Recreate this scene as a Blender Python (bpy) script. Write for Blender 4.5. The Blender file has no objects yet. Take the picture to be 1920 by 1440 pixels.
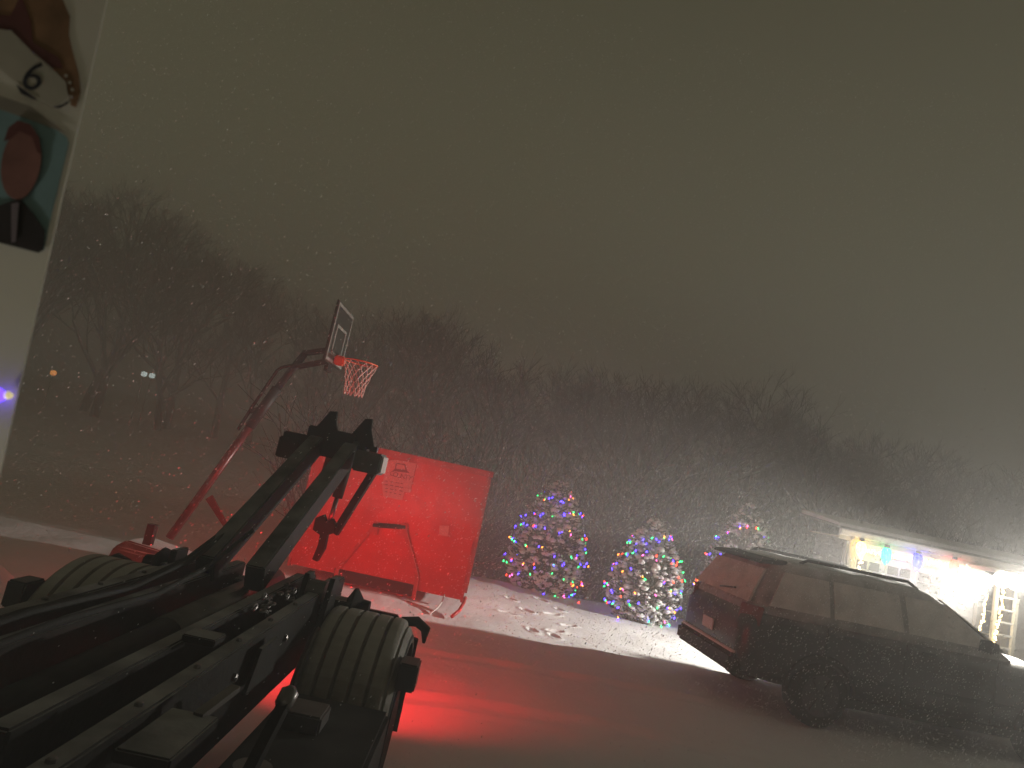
import bpy, bmesh, math, random
from mathutils import Vector, Matrix, noise

# ------------------------------------------------------------------ camera, sky, exposure
scene = bpy.context.scene
COL = scene.collection
EYE = Vector((0.0, 0.0, 2.1))
FPX = 1280.0                                   # focal length in photo pixels (1920 wide)
PITCH, ROLL = math.radians(8.0), math.radians(12.0)
_r0 = Vector((1, 0, 0)); _f = Vector((0, math.cos(PITCH), math.sin(PITCH))); _u0 = Vector((0, -math.sin(PITCH), math.cos(PITCH)))
CR = _r0 * math.cos(ROLL) + _u0 * math.sin(ROLL)
CU = -_r0 * math.sin(ROLL) + _u0 * math.cos(ROLL)
cam = bpy.data.cameras.new('camera'); cam_o = bpy.data.objects.new('camera', cam); COL.objects.link(cam_o)
M3 = Matrix((CR, CU, -_f)).transposed()
cam_o.matrix_world = Matrix.Translation(EYE) @ M3.to_4x4()
cam.sensor_width = 36.0; cam.lens = 36.0 * FPX / 1920.0
cam.clip_start = 0.02; cam.clip_end = 1500
cam.dof.use_dof = True; cam.dof.focus_distance = 11.5; cam.dof.aperture_fstop = 9.0
scene.camera = cam_o

world = bpy.data.worlds.new('World'); scene.world = world; world.use_nodes = True
wn = world.node_tree.nodes; wl = world.node_tree.links; wn.clear()
wo = wn.new('ShaderNodeOutputWorld'); wb = wn.new('ShaderNodeBackground')
wtc = wn.new('ShaderNodeTexCoord'); wsx = wn.new('ShaderNodeSeparateXYZ'); wr = wn.new('ShaderNodeValToRGB')
wl.new(wtc.outputs['Generated'], wsx.inputs[0]); wl.new(wsx.outputs['Z'], wr.inputs[0])
wr.color_ramp.elements[0].position = 0.0; wr.color_ramp.elements[0].color = (0.118, 0.106, 0.064, 1)
wr.color_ramp.elements[1].position = 0.75; wr.color_ramp.elements[1].color = (0.028, 0.0255, 0.0130, 1)
e = wr.color_ramp.elements.new(0.3); e.color = (0.100, 0.094, 0.057, 1)
wl.new(wr.outputs[0], wb.inputs[0]); wb.inputs[1].default_value = 1.5
wl.new(wb.outputs[0], wo.inputs[0])

scene.view_settings.view_transform = 'Standard'; scene.view_settings.look = 'None'
scene.view_settings.exposure = 0.0; scene.view_settings.gamma = 1.0
scene.render.engine = 'CYCLES'
cy = scene.cycles
cy.use_denoising = True
cy.max_bounces = 6; cy.diffuse_bounces = 3; cy.glossy_bounces = 3; cy.transmission_bounces = 4; cy.volume_bounces = 1
cy.sample_clamp_indirect = 2.0; cy.sample_clamp_direct = 0.0; cy.caustics_reflective = False; cy.caustics_refractive = False

FLOOD = Vector((8.52, 11.20, 2.22)); FLOOD_POWER = 5000.0
TAIL_POWER = 170.0; BEAM_POWER = 470.0
HAZE = 0.0225; SHEET_FILL_POWER = 3.6

# ------------------------------------------------------------------ pixel helpers (direction only)
def ray(px, py):
    return ((px - 960) / FPX) * CR - ((py - 720) / FPX) * CU + _f
def atY(px, py, Y):
    d = ray(px, py); return EYE + d * ((Y - EYE.y) / d.y)
def atZ(px, py, Z=0.0):
    d = ray(px, py); return EYE + d * ((Z - EYE.z) / d.z)
def atX(px, py, X):
    d = ray(px, py); return EYE + d * ((X - EYE.x) / d.x)

# ------------------------------------------------------------------ materials
def mat(name, col, rough=0.6, metal=0.0, var=0.0, vscale=6.0, bump=0.0, bscale=40.0, frost=0.0, frost_lo=0.5, frost_hi=0.9,
        emit=None, estr=0.0, sample=True, translucent=0.0, spec=None, coat=0.0):
    m = bpy.data.materials.new(name); m.use_nodes = True
    n = m.node_tree.nodes; l = m.node_tree.links
    p = n['Principled BSDF']; out = n['Material Output']
    p.inputs['Roughness'].default_value = rough; p.inputs['Metallic'].default_value = metal
    if spec is not None: p.inputs['Specular IOR Level'].default_value = spec
    if coat: p.inputs['Coat Weight'].default_value = coat; p.inputs['Coat Roughness'].default_value = 0.15
    tc = n.new('ShaderNodeTexCoord')
    csock = None
    rgb = n.new('ShaderNodeRGB'); rgb.outputs[0].default_value = (*col, 1); csock = rgb.outputs[0]
    if var:
        t = n.new('ShaderNodeTexNoise'); t.inputs['Scale'].default_value = vscale; t.inputs['Detail'].default_value = 6
        l.new(tc.outputs['Object'], t.inputs['Vector'])
        mr = n.new('ShaderNodeMapRange'); mr.inputs[1].default_value = 0.3; mr.inputs[2].default_value = 0.7
        mr.inputs[3].default_value = 1 - var; mr.inputs[4].default_value = 1 + var
        l.new(t.outputs['Fac'], mr.inputs[0])
        mx = n.new('ShaderNodeVectorMath'); mx.operation = 'SCALE'
        l.new(csock, mx.inputs[0]); l.new(mr.outputs[0], mx.inputs['Scale']); csock = mx.outputs[0]
    if frost:
        g = n.new('ShaderNodeNewGeometry'); sx = n.new('ShaderNodeSeparateXYZ'); l.new(g.outputs['Normal'], sx.inputs[0])
        t2 = n.new('ShaderNodeTexNoise'); t2.inputs['Scale'].default_value = 4; t2.inputs['Detail'].default_value = 5
        l.new(tc.outputs['Object'], t2.inputs['Vector'])
        ad = n.new('ShaderNodeMath'); ad.operation = 'MULTIPLY_ADD'; ad.inputs[1].default_value = 0.7; ad.inputs[2].default_value = -0.35
        l.new(t2.outputs['Fac'], ad.inputs[0])
        a2 = n.new('ShaderNodeMath'); a2.operation = 'ADD'; l.new(sx.outputs['Z'], a2.inputs[0]); l.new(ad.outputs[0], a2.inputs[1])
        mr2 = n.new('ShaderNodeMapRange'); mr2.inputs[1].default_value = frost_lo; mr2.inputs[2].default_value = frost_hi
        mr2.inputs[3].default_value = 0; mr2.inputs[4].default_value = frost
        l.new(a2.outputs[0], mr2.inputs[0])
        mxc = n.new('ShaderNodeMix'); mxc.data_type = 'RGBA'
        l.new(mr2.outputs[0], mxc.inputs[0]); l.new(csock, mxc.inputs[6]); mxc.inputs[7].default_value = (0.8, 0.8, 0.8, 1)
        csock = mxc.outputs[2]
    l.new(csock, p.inputs['Base Color'])
    if bump:
        t3 = n.new('ShaderNodeTexNoise'); t3.inputs['Scale'].default_value = bscale; t3.inputs['Detail'].default_value = 8
        l.new(tc.outputs['Object'], t3.inputs['Vector'])
        b = n.new('ShaderNodeBump'); b.inputs['Strength'].default_value = bump; b.inputs['Distance'].default_value = 0.03
        l.new(t3.outputs['Fac'], b.inputs['Height']); l.new(b.outputs[0], p.inputs['Normal'])
    if emit:
        p.inputs['Emission Color'].default_value = (*emit, 1); p.inputs['Emission Strength'].default_value = estr
        if not sample: m.cycles.emission_sampling = 'NONE'
    if translucent:
        tr = n.new('ShaderNodeBsdfTranslucent'); l.new(csock, tr.inputs[0])
        ms = n.new('ShaderNodeMixShader'); ms.inputs[0].default_value = translucent
        l.new(p.outputs[0], ms.inputs[1]); l.new(tr.outputs[0], ms.inputs[2]); l.new(ms.outputs[0], out.inputs[0])
    return m

M = {}
M['snow'] = mat('snow', (0.80, 0.80, 0.82), 0.75, var=0.04, vscale=0.8, bump=0.35, bscale=9.0)
M['snow_fluff'] = mat('snow_fluff', (0.80, 0.80, 0.82), 0.85, bump=0.4, bscale=60)
M['truck_black'] = mat('truck_black', spec=0.12, col=(0.012, 0.011, 0.010), rough=0.55, var=0.4, frost=0.38, frost_lo=0.72, frost_hi=1.15, bump=0.1)
M['truck_dark'] = mat('truck_dark', spec=0.1, col=(0.011, 0.010, 0.009), rough=0.65, var=0.4, frost=0.06, frost_lo=0.8, frost_hi=1.2)
M['truck_steel'] = mat('truck_steel', (0.16, 0.15, 0.15), 0.35, 0.8, var=0.3)
M['rubber'] = mat('rubber', (0.015, 0.015, 0.015), 0.85, bump=0.2)
M['fender'] = mat('fender', (0.17, 0.15, 0.12), 0.6, var=0.25, vscale=9, frost=0.35, frost_lo=0.4, frost_hi=1.0, bump=0.15)
M['lamp_black'] = mat('lamp_black', (0.02, 0.02, 0.02), 0.4)
M['lamp_grey'] = mat('lamp_grey', (0.10, 0.095, 0.09), 0.4, var=0.3)
M['work_lens'] = mat('work_lens', (0.62, 0.62, 0.60), 0.25, var=0.1)
M['tail_lens'] = mat('tail_lens', (0.5, 0.01, 0.01), 0.2, emit=(1.0, 0.015, 0.02), estr=6.0, sample=False)
M['dump_red'] = mat('dump_red', (0.46, 0.010, 0.008), 0.34, var=0.14, vscale=2.2, bump=0.12, bscale=5.0)
M['dump_red2'] = mat('dump_red2', (0.40, 0.03, 0.025), 0.5, var=0.3, vscale=7, bump=0.2)
M['decal'] = mat('decal', (0.62, 0.30, 0.28), 0.6, var=0.12, vscale=30)
M['decal_ink'] = mat('decal_ink', (0.20, 0.02, 0.02), 0.6)
M['hoop_red'] = mat('hoop_red', (0.10, 0.010, 0.010), 0.35, 0.1, var=0.2)
M['hoop_dark'] = mat('hoop_dark', (0.012, 0.010, 0.009), 0.6, var=0.3, frost=0.05, frost_lo=0.8, frost_hi=1.1)
M['hoop_base'] = mat('hoop_base', (0.10, 0.06, 0.05), 0.6, frost=0.9, frost_lo=0.6, frost_hi=0.9)
M['rim_orange'] = mat('rim_orange', (0.75, 0.13, 0.05), 0.45, var=0.1)
M['net'] = mat('net', (0.75, 0.68, 0.62), 0.8)
M['board'] = mat('board', (0.03, 0.034, 0.028), 0.4, var=0.15)
M['board_line'] = mat('board_line', (0.27, 0.27, 0.25), 0.5)
M['bark'] = mat('bark', (0.045, 0.036, 0.03), 0.9, var=0.35, frost=0.75, frost_lo=0.35, frost_hi=0.8)
M['twig'] = mat('twig', (0.05, 0.04, 0.034), 0.9, frost=0.6, frost_lo=0.25, frost_hi=0.8)
M['evergreen'] = mat('evergreen', (0.03, 0.042, 0.024), 0.8, var=0.4, vscale=5, frost=0.85, frost_lo=0.05, frost_hi=0.6)
M['car_black'] = mat('car_black', (0.018, 0.016, 0.016), 0.32, 0.0, var=0.3, vscale=3, frost=0.30, frost_lo=0.35, frost_hi=0.95, bump=0.08, bscale=60)
M['car_cabin'] = mat('car_cabin', (0.26, 0.245, 0.23), 0.7, var=0.45, vscale=5, frost=0.6, frost_lo=0.3, frost_hi=0.9, bump=0.15, bscale=40)
M['car_rim'] = mat('car_rim', (0.05, 0.05, 0.05), 0.6)
M['car_trim'] = mat('car_trim', (0.012, 0.012, 0.012), 0.7)
M['frosted_glass'] = mat('frosted_glass', (0.56, 0.53, 0.49), 0.75, var=0.22, vscale=4, bump=0.25, bscale=30)
M['car_tail'] = mat('car_tail', (0.12, 0.010, 0.012), 0.4)
M['chrome'] = mat('chrome', (0.6, 0.6, 0.58), 0.25, 0.9)
M['plate'] = mat('plate', (0.55, 0.55, 0.55), 0.5)
M['white_paint'] = mat('white_paint', (0.74, 0.73, 0.70), 0.55, var=0.05, bump=0.05)
M['cream_trim'] = mat('cream_trim', (0.70, 0.66, 0.54), 0.55, var=0.06)
M['siding'] = mat('siding', (0.62, 0.61, 0.56), 0.7, var=0.06)
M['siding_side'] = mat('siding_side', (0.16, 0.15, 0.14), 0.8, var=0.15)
M['dark_pane'] = mat('dark_pane', (0.10, 0.105, 0.11), 0.15)
M['wreath'] = mat('wreath', (0.10, 0.095, 0.07), 0.8, var=0.4)
M['wire'] = mat('wire', (0.02, 0.035, 0.02), 0.7)
M['wire_white'] = mat('wire_white', (0.6, 0.6, 0.58), 0.6)
M['flood_lens'] = mat('flood_lens', (0.9, 0.9, 0.9), 0.3, emit=(1.0, 0.97, 0.88), estr=14.0, sample=False)
M['metal_grey'] = mat('metal_grey', (0.3, 0.3, 0.3), 0.5, 0.3)
for k, c, s in (('red', (1.0, 0.05, 0.02), 7), ('green', (0.03, 1.0, 0.22), 5), ('blue', (0.06, 0.03, 1.0), 11), ('orange', (1.0, 0.28, 0.03), 6), ('pink', (1.0, 0.12, 0.45), 5), ('warm', (1.0, 0.72, 0.30), 7)):
    M['bulb_' + k] = mat('bulb_' + k, c, 0.3, emit=c, estr=s, sample=False)
for k, c, s in (('yellow', (1.0, 0.60, 0.12), 7), ('green', (0.005, 0.8, 0.25), 4.5), ('blue', (0.010, 0.015, 1.0), 9.0), ('red', (1.0, 0.045, 0.005), 5)):
    M['giant_' + k] = mat('giant_' + k, c, 0.3, emit=c, estr=s)
M['sheet'] = mat('sheet', (0.80, 0.78, 0.72), 0.7, var=0.05, vscale=8, translucent=0.4)
def pr(name, c, v=0.25): M[name] = mat(name, c, 0.7, var=v, vscale=22, translucent=0.4)
pr('print_brown', (0.42, 0.24, 0.14), 0.45); pr('print_plum', (0.22, 0.08, 0.08), 0.3); pr('print_white', (0.66, 0.62, 0.56), 0.08)
pr('print_ink', (0.05, 0.05, 0.07)); pr('print_teal', (0.33, 0.50, 0.55), 0.12); pr('print_skin', (0.40, 0.19, 0.17), 0.35); pr('print_suit', (0.06, 0.05, 0.055)); pr('print_tie', (0.34, 0.28, 0.33)); pr('print_shadow', (0.40, 0.36, 0.32), 0.1)
M['reflection_blue'] = mat('reflection_blue', (0.1, 0.05, 1), 0.3, emit=(0.12, 0.05, 1.0), estr=3, sample=False)  # glow for the blue reflection on the sheet
M['glow_warm'] = mat('glow_warm', (1, 0.9, 0.5), 0.3, emit=(1, 0.85, 0.45), estr=0.5, sample=False)  # glow for the yellowish reflection and the added fill lamp's lens
M['far_orange'] = mat('far_orange', (1, 0.5, 0.2), 0.5, emit=(1.0, 0.36, 0.08), estr=1.3, sample=False)
M['far_white'] = mat('far_white', (1, 1, 1), 0.5, emit=(0.75, 0.9, 0.85), estr=1.0, sample=False)
M['flake'] = mat('flake', (0.85, 0.85, 0.86), 0.9)

# ------------------------------------------------------------------ mesh builder
class MB:
    def __init__(s): s.v = []; s.f = []
    def quadbox(s, P):                          # 8 points: bottom 4 (ccw), top 4
        o = len(s.v); s.v += [tuple(p) for p in P]
        for f in ((3, 2, 1, 0), (4, 5, 6, 7), (0, 1, 5, 4), (1, 2, 6, 5), (2, 3, 7, 6), (3, 0, 4, 7)): s.f.append(tuple(o + i for i in f))
        return s
    def box(s, x0, x1, y0, y1, z0, z1):
        return s.quadbox([(x0, y0, z0), (x1, y0, z0), (x1, y1, z0), (x0, y1, z0), (x0, y0, z1), (x1, y0, z1), (x1, y1, z1), (x0, y1, z1)])
    def bar(s, a, b, w, h, up=(0, 0, 1), w2=None, h2=None):   # rectangular bar from a to b
        a = Vector(a); b = Vector(b); d = (b - a).normalized(); up = Vector(up)
        if abs(d.dot(up)) > 0.98: up = Vector((0, 1, 0))
        x = d.cross(up).normalized(); u = x.cross(d)
        w2 = w if w2 is None else w2; h2 = h if h2 is None else h2
        q = lambda c, w, h: [c - x * w / 2 - u * h / 2, c + x * w / 2 - u * h / 2, c + x * w / 2 + u * h / 2, c - x * w / 2 + u * h / 2]
        return s.quadbox(q(b, w2, h2) + q(a, w, h)) if False else s._qb(q(a, w, h), q(b, w2, h2))
    def _qb(s, A, B):
        o = len(s.v); s.v += [tuple(p) for p in A + B]
        s.f += [(o, o + 1, o + 2, o + 3), (o + 7, o + 6, o + 5, o + 4)]
        for i in range(4):
            j = (i + 1) % 4; s.f.append((o + i, o + 4 + i, o + 4 + j, o + j))
        return s
    def tube(s, pts, r, n=8, caps=True):
        pts = [Vector(p) for p in pts]; R = r if isinstance(r, (list, tuple)) else [r] * len(pts)
        o = len(s.v); prev = None
        for i, p in enumerate(pts):
            d = (pts[min(i + 1, len(pts) - 1)] - pts[max(i - 1, 0)])
            d = d.normalized() if d.length > 1e-9 else Vector((0, 0, 1))
            if prev is None: x = d.orthogonal().normalized()
            else:
                x = prev - d * prev.dot(d); x = x.normalized() if x.length > 1e-6 else d.orthogonal().normalized()
            prev = x; y = d.cross(x)
            for k in range(n):
                a = 2 * math.pi * k / n; s.v.append(tuple(p + (x * math.cos(a) + y * math.sin(a)) * R[i]))
        for i in range(len(pts) - 1):
            for k in range(n):
                k2 = (k + 1) % n; s.f.append((o + i * n + k, o + i * n + k2, o + (i + 1) * n + k2, o + (i + 1) * n + k))
        if caps:
            s.f.append(tuple(o + k for k in reversed(range(n)))); e = o + (len(pts) - 1) * n; s.f.append(tuple(e + k for k in range(n)))
        return s
    def lathe(s, c, axis, prof, n=16):          # prof: (along, radius)
        c = Vector(c); ax = Vector(axis).normalized()
        return s.tube([c + ax * t for t, _ in prof], [r for _, r in prof], n) if len(prof) else s
    def rev(s, c, axis, prof, n=16):            # like lathe but allows doubling back along the axis
        c = Vector(c); ax = Vector(axis).normalized(); x = ax.orthogonal().normalized(); y = ax.cross(x); o = len(s.v)
        for t, r in prof:
            for k in range(n):
                a = 2 * math.pi * k / n; s.v.append(tuple(c + ax * t + (x * math.cos(a) + y * math.sin(a)) * r))
        for i in range(len(prof) - 1):
            for k in range(n):
                k2 = (k + 1) % n; s.f.append((o + i * n + k, o + i * n + k2, o + (i + 1) * n + k2, o + (i + 1) * n + k))
        s.f.append(tuple(o + k for k in reversed(range(n)))); e = o + (len(prof) - 1) * n; s.f.append(tuple(e + k for k in range(n)))
        return s
    def prism(s, poly, d):                      # 3D polygon extruded by vector d
        d = Vector(d); n = len(poly); o = len(s.v)
        s.v += [tuple(Vector(p)) for p in poly] + [tuple(Vector(p) + d) for p in poly]
        s.f.append(tuple(o + i for i in reversed(range(n)))); s.f.append(tuple(o + n + i for i in range(n)))
        for i in range(n):
            j = (i + 1) % n; s.f.append((o + i, o + j, o + n + j, o + n + i))
        return s
    def loft(s, secs, caps=True):
        n = len(secs[0]); o = len(s.v)
        for q in secs: s.v += [tuple(p) for p in q]
        for i in range(len(secs) - 1):
            for k in range(n):
                k2 = (k + 1) % n; s.f.append((o + i * n + k, o + i * n + k2, o + (i + 1) * n + k2, o + (i + 1) * n + k))
        if caps:
            s.f.append(tuple(o + k for k in reversed(range(n)))); e = o + (len(secs) - 1) * n; s.f.append(tuple(e + k for k in range(n)))
        return s
    def blob(s, c, r, rnd, sq=(1, 1, 1)):       # small irregular lump, 20 triangles
        t = (1 + 5 ** .5) / 2
        V = [(-1, t, 0), (1, t, 0), (-1, -t, 0), (1, -t, 0), (0, -1, t), (0, 1, t), (0, -1, -t), (0, 1, -t), (t, 0, -1), (t, 0, 1), (-t, 0, -1), (-t, 0, 1)]
        F = [(0, 11, 5), (0, 5, 1), (0, 1, 7), (0, 7, 10), (0, 10, 11), (1, 5, 9), (5, 11, 4), (11, 10, 2), (10, 7, 6), (7, 1, 8), (3, 9, 4), (3, 4, 2), (3, 2, 6), (3, 6, 8), (3, 8, 9), (4, 9, 5), (2, 4, 11), (6, 2, 10), (8, 6, 7), (9, 8, 1)]
        o = len(s.v); a = rnd.random() * 6.28; ca, sa = math.cos(a), math.sin(a)
        for v in V:
            k = r / 1.9 * rnd.uniform(0.75, 1.25); x, y = v[0] * ca - v[1] * sa, v[0] * sa + v[1] * ca
            s.v.append((c[0] + x * k * sq[0], c[1] + y * k * sq[1], c[2] + v[2] * k * sq[2]))
        s.f += [tuple(o + i for i in f) for f in F]
        return s
    def mesh(s, name, m, smooth=False, bevel=0.0):
        me = bpy.data.meshes.new(name); me.from_pydata(s.v, [], s.f); me.update()
        bm = bmesh.new(); bm.from_mesh(me)
        bmesh.ops.recalc_face_normals(bm, faces=bm.faces)
        if bevel: bmesh.ops.bevel(bm, geom=list(bm.edges), offset=bevel, segments=2, affect='EDGES', clamp_overlap=True)
        bm.to_mesh(me); bm.free()
        if smooth: me.polygons.foreach_set('use_smooth', [True] * len(me.polygons))
        me.materials.append(M[m] if isinstance(m, str) else m)
        return me
    def build(s, name, m, parent=None, smooth=False, bevel=0.0):
        return link(name, s.mesh(name, m, smooth, bevel), parent)

def link(name, me, parent=None):
    o = bpy.data.objects.new(name, me); COL.objects.link(o)
    if parent is not None:
        o.parent = parent
        if parent.type == 'EMPTY' and parent.get('_abs') is None: pass
    return o
def tag(o, label=None, cat=None, group=None, kind=None):
    if label: o['label'] = label
    if cat: o['category'] = cat
    if group: o['group'] = group
    if kind: o['kind'] = kind
    return o
def thing(name, label, cat, loc=(0, 0, 0), rz=0.0, group=None):
    o = bpy.data.objects.new(name, None); COL.objects.link(o); o.location = loc; o.rotation_euler = (0, 0, rz)
    o.empty_display_size = 0.2
    return tag(o, label, cat, group)
def wpart(mb, name, m, parent, **k):            # part whose mesh is given in world coordinates under an unrotated/rotated root
    o = mb.build(name, m, parent, **k)
    p = parent; mw = Matrix.Identity(4); chain = []
    while p is not None: chain.append(p); p = p.parent
    for q in reversed(chain): mw = mw @ (Matrix.Translation(q.location) @ q.rotation_euler.to_matrix().to_4x4() @ Matrix.Diagonal((*q.scale, 1)))
    o.data.transform(mw.inverted())
    return o
def copy_tree(o, parent=None):
    c = o.copy(); COL.objects.link(c); c.parent = parent
    for ch in list(o.children): copy_tree(ch, c)
    return c
def text_mesh(name, body, size, m, extrude=0.0):
    cu = bpy.data.curves.new(name, 'FONT'); cu.body = body; cu.size = size; cu.align_x = 'CENTER'; cu.align_y = 'CENTER'; cu.extrude = extrude
    t = bpy.data.objects.new(name, cu); COL.objects.link(t)
    bpy.context.view_layer.update()
    me = bpy.data.meshes.new_from_object(t.evaluated_get(bpy.context.evaluated_depsgraph_get()))
    bpy.data.objects.remove(t); me.materials.clear(); me.materials.append(M[m]); return me
rnd = random.Random(7)

# ------------------------------------------------------------------ ground
FOOT = [(250, 872), (385, 852), (432, 880), (230, 955), (345, 938), (495, 962), (540, 932), (595, 1030), (380, 1055), (515, 1062), (510, 1088)]
feet = []
for i, (zx, zy) in enumerate(FOOT):
    g = atZ(880 + zx / 3.2, 850 + zy / 3.2); feet.append((g.x, g.y, rnd.uniform(-0.5, 0.5) + (0.5 if i % 2 else 2.3)))
def smooth(a, b, x):
    t = min(1, max(0, (x - a) / (b - a))); return t * t * (3 - 2 * t)
def ground_z(x, y):
    z = 0.035 * noise.noise((x * 0.35, y * 0.35, 1.0)) + 0.02 * noise.noise((x * 1.7, y * 1.7, 4.0))
    z *= smooth(1.0, 5.0, math.hypot(x, y))
    z -= 1.9 * smooth(14.9, 19.0, y + 0.25 * noise.noise((x * 0.7, 0, 9))) * smooth(-5.0, -2.0, x) * (1 - smooth(60, 90, y))
    if y > 12 and x < -2: z += 0.28 * smooth(12, 20, y) * smooth(-2, -6, x) * noise.noise((x * 0.06, y * 0.35, 7.0)) + 0.6 * smooth(25, 70, y) * smooth(-2, -6, x)
    # snow bank beside the truck
    z += 0.75 * math.exp(-(((x + 4.6) / 1.4) ** 2 + ((y - 5.6) / 0.8) ** 2)) * (1 + 0.5 * noise.noise((x * 2, y * 2, 3)))
    if -3 < x < 3.6 and 4.5 < y < 9.8:            # soft tyre tracks left behind the car
        for c0 in (6.15, 7.75):
            yc = c0 + 1.1 * smooth(-3.0, 3.4, x) - 0.07 * x
            q = (y - yc) / 0.13
            if abs(q) < 3: z += (-0.035 * math.exp(-q ** 4) + 0.014 * math.exp(-((abs(q) - 1.5) ** 2) * 3)) * smooth(3.6, 3.0, x) * smooth(-3, -1, x) * (0.7 + 0.6 * noise.noise((x * 2.5, y * 2.5, 12)))
    for fx, fy, a in feet:
        dx, dy = x - fx, y - fy
        if abs(dx) < 0.6 and abs(dy) < 0.6:
            u = (dx * math.cos(a) + dy * math.sin(a)) / 0.12; w = (-dx * math.sin(a) + dy * math.cos(a)) / 0.06
            q = u * u + w * w
            z += -0.06 * math.exp(-q * q * 0.6) + 0.02 * math.exp(-((q - 2.2) ** 2) * 0.8)
    return z
def axis(segs):
    out = []
    for a, b, st in segs:
        n = max(1, round((b - a) / st)); out += [a + (b - a) * i / n for i in range(n)]
    out.append(segs[-1][1]); return out
fx0, fx1 = min(f[0] for f in feet) - 0.5, max(f[0] for f in feet) + 0.5
fy0, fy1 = min(f[1] for f in feet) - 0.5, max(f[1] for f in feet) + 0.5
xs = axis([(-450, -60, 30), (-60, -12, 2.5), (-12, -7, 0.5), (-7, -3, 0.16), (-3, fx0, 0.09), (fx0, fx1, 0.03), (fx1, 4, 0.09), (4, 8, 0.16), (8, 20, 0.6), (20, 60, 4), (60, 450, 40)])
ys = axis([(-60, -6, 6), (-6, 1, 0.7), (1, 5, 0.14), (5, fy0, 0.055), (fy0, fy1, 0.03), (fy1, 16, 0.16), (16, 24, 0.4), (24, 90, 2.0), (90, 500, 25)])
gv = [(x, y, ground_z(x, y)) for y in ys for x in xs]; nx = len(xs)
gf = [(j * nx + i, j * nx + i + 1, (j + 1) * nx + i + 1, (j + 1) * nx + i) for j in range(len(ys) - 1) for i in range(nx - 1)]
gb = MB(); gb.v = gv; gb.f = gf
ground = gb.build('snowy_ground', 'snow', smooth=True); tag(ground, 'snow-covered yard and field with boot prints', None, kind='structure')

# ------------------------------------------------------------------ hook-lift truck (its rear, seen from the cab)
XC = -1.36
truck = thing('hook_lift_truck', 'dark hook-lift truck bed with frame rails and raised hook arm', 'truck', (XC, 3.0, 0))
TB = 'truck_black'
for x in (-0.915, -1.765):
    r = MB().box(x - 0.038, x + 0.038, 0.95, 5.05, 0.97, 1.20); wpart(r, 'frame_rail', TB, truck, bevel=0.008)
for x in (-1.115, -1.53):
    r = MB().box(x - 0.036, x + 0.036, 1.9, 4.75, 1.02, 1.215); wpart(r, 'arm_rail', TB, truck, bevel=0.008)
r = MB().tube([(-1.32, 1.3, 1.06), (-1.32, 4.3, 1.10)], 0.085, 14); cylo = wpart(r, 'lift_cylinder', 'truck_dark', truck, smooth=True)
r = MB().tube([(-1.32, 3.3, 1.085), (-1.32, 4.85, 1.105)], 0.092, 14); wpart(r, 'cylinder_rod', 'truck_steel', cylo, smooth=True)
for y in (1.2, 2.6, 3.9):
    wpart(MB().box(-1.74, -0.94, y - 0.06, y + 0.06, 0.86, 0.968), 'cross_member', 'truck_dark', truck)
# chassis behind
for x in (-1.02, -1.70): wpart(MB().box(x - 0.04, x + 0.04, 0.6, 5.2, 0.66, 0.86), 'chassis_rail', 'truck_dark', truck)
# rear cross member with rollers
wpart(MB().box(-2.05, -0.70, 4.58, 4.74, 0.98, 1.13).box(-1.02, -0.98, 4.40, 4.58, 1.0, 1.26).box(-0.90, -0.86, 4.40, 4.58, 1.0, 1.26).box(-1.86, -1.82, 4.40, 4.58, 1.0, 1.26), 'roller_beam', TB, truck, bevel=0.006)
for x, sgn in ((-0.66, 1), (-2.06, -1)):
    wpart(MB().rev((x - 0.10 * sgn, 4.66, 1.10), (sgn, 0, 0), [(0, 0.05), (0.03, 0.11), (0.05, 0.115), (0.10, 0.055), (0.15, 0.05)], 18), 'guide_roller', 'truck_dark', truck, smooth=False)
for x in (-1.0, -0.84):
    wpart(MB().prism([(x, 4.22, 1.0), (x, 4.52, 1.0), (x, 4.46, 1.30), (x, 4.34, 1.30)], (0.03, 0, 0)), 'bracket', TB, truck)
wpart(MB().rev((-1.0, 4.38, 1.20), (1, 0, 0), [(0, 0.07), (0.14, 0.07)], 14), 'pivot_pin', 'truck_steel', truck)
# hook arm
for x0, x1 in ((-1.24, -1.235), (-1.535, -1.535)):
    wpart(MB().bar((x0, 4.15, 1.24), (x1, 5.96, 2.09), 0.115, 0.17), 'hook_arm', TB, truck, bevel=0.008)
hd = wpart(MB().box(-1.82, -1.10, 5.88, 6.06, 1.98, 2.13).box(-1.62, -1.22, 5.86, 6.08, 2.02, 2.22), 'arm_head', 'truck_dark', truck, bevel=0.01)
for xa, s_ in ((-1.47, 1), (-1.16, 1)):
    wpart(MB().prism([(xa - 0.16, 5.93, 2.12), (xa + 0.12, 5.93, 2.12), (xa + 0.05, 5.93, 2.29), (xa + 0.04 * s_, 5.93, 2.38), (xa - 0.02, 5.93, 2.37), (xa - 0.08, 5.93, 2.26)], (0, 0.04, 0)), 'head_ear', 'truck_dark', truck)
wpart(MB().box(-1.84, -1.66, 5.86, 6.08, 1.90, 2.08), 'head_end', 'truck_dark', truck, bevel=0.01)
wl_ = wpart(MB().box(-1.12, -0.90, 5.55, 5.84, 1.93, 2.10), 'work_light', 'lamp_grey', truck, bevel=0.012)
wpart(MB().box(-0.896, -0.888, 5.58, 5.82, 1.95, 2.08), 'lens', 'work_lens', wl_)
wpart(MB().box(-1.04, -0.98, 5.7, 5.78, 2.102, 2.15), 'bracket', 'lamp_black', wl_)
wpart(MB().bar((-0.985, 5.98, 2.02), (-1.22, 6.02, 1.36), 0.055, 0.06), 'stay_rod', 'truck_dark', truck)
wpart(MB().bar((-1.42, 6.02, 2.0), (-1.44, 6.0, 1.64), 0.05, 0.05), 'stay_rod', 'truck_steel', truck)
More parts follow.
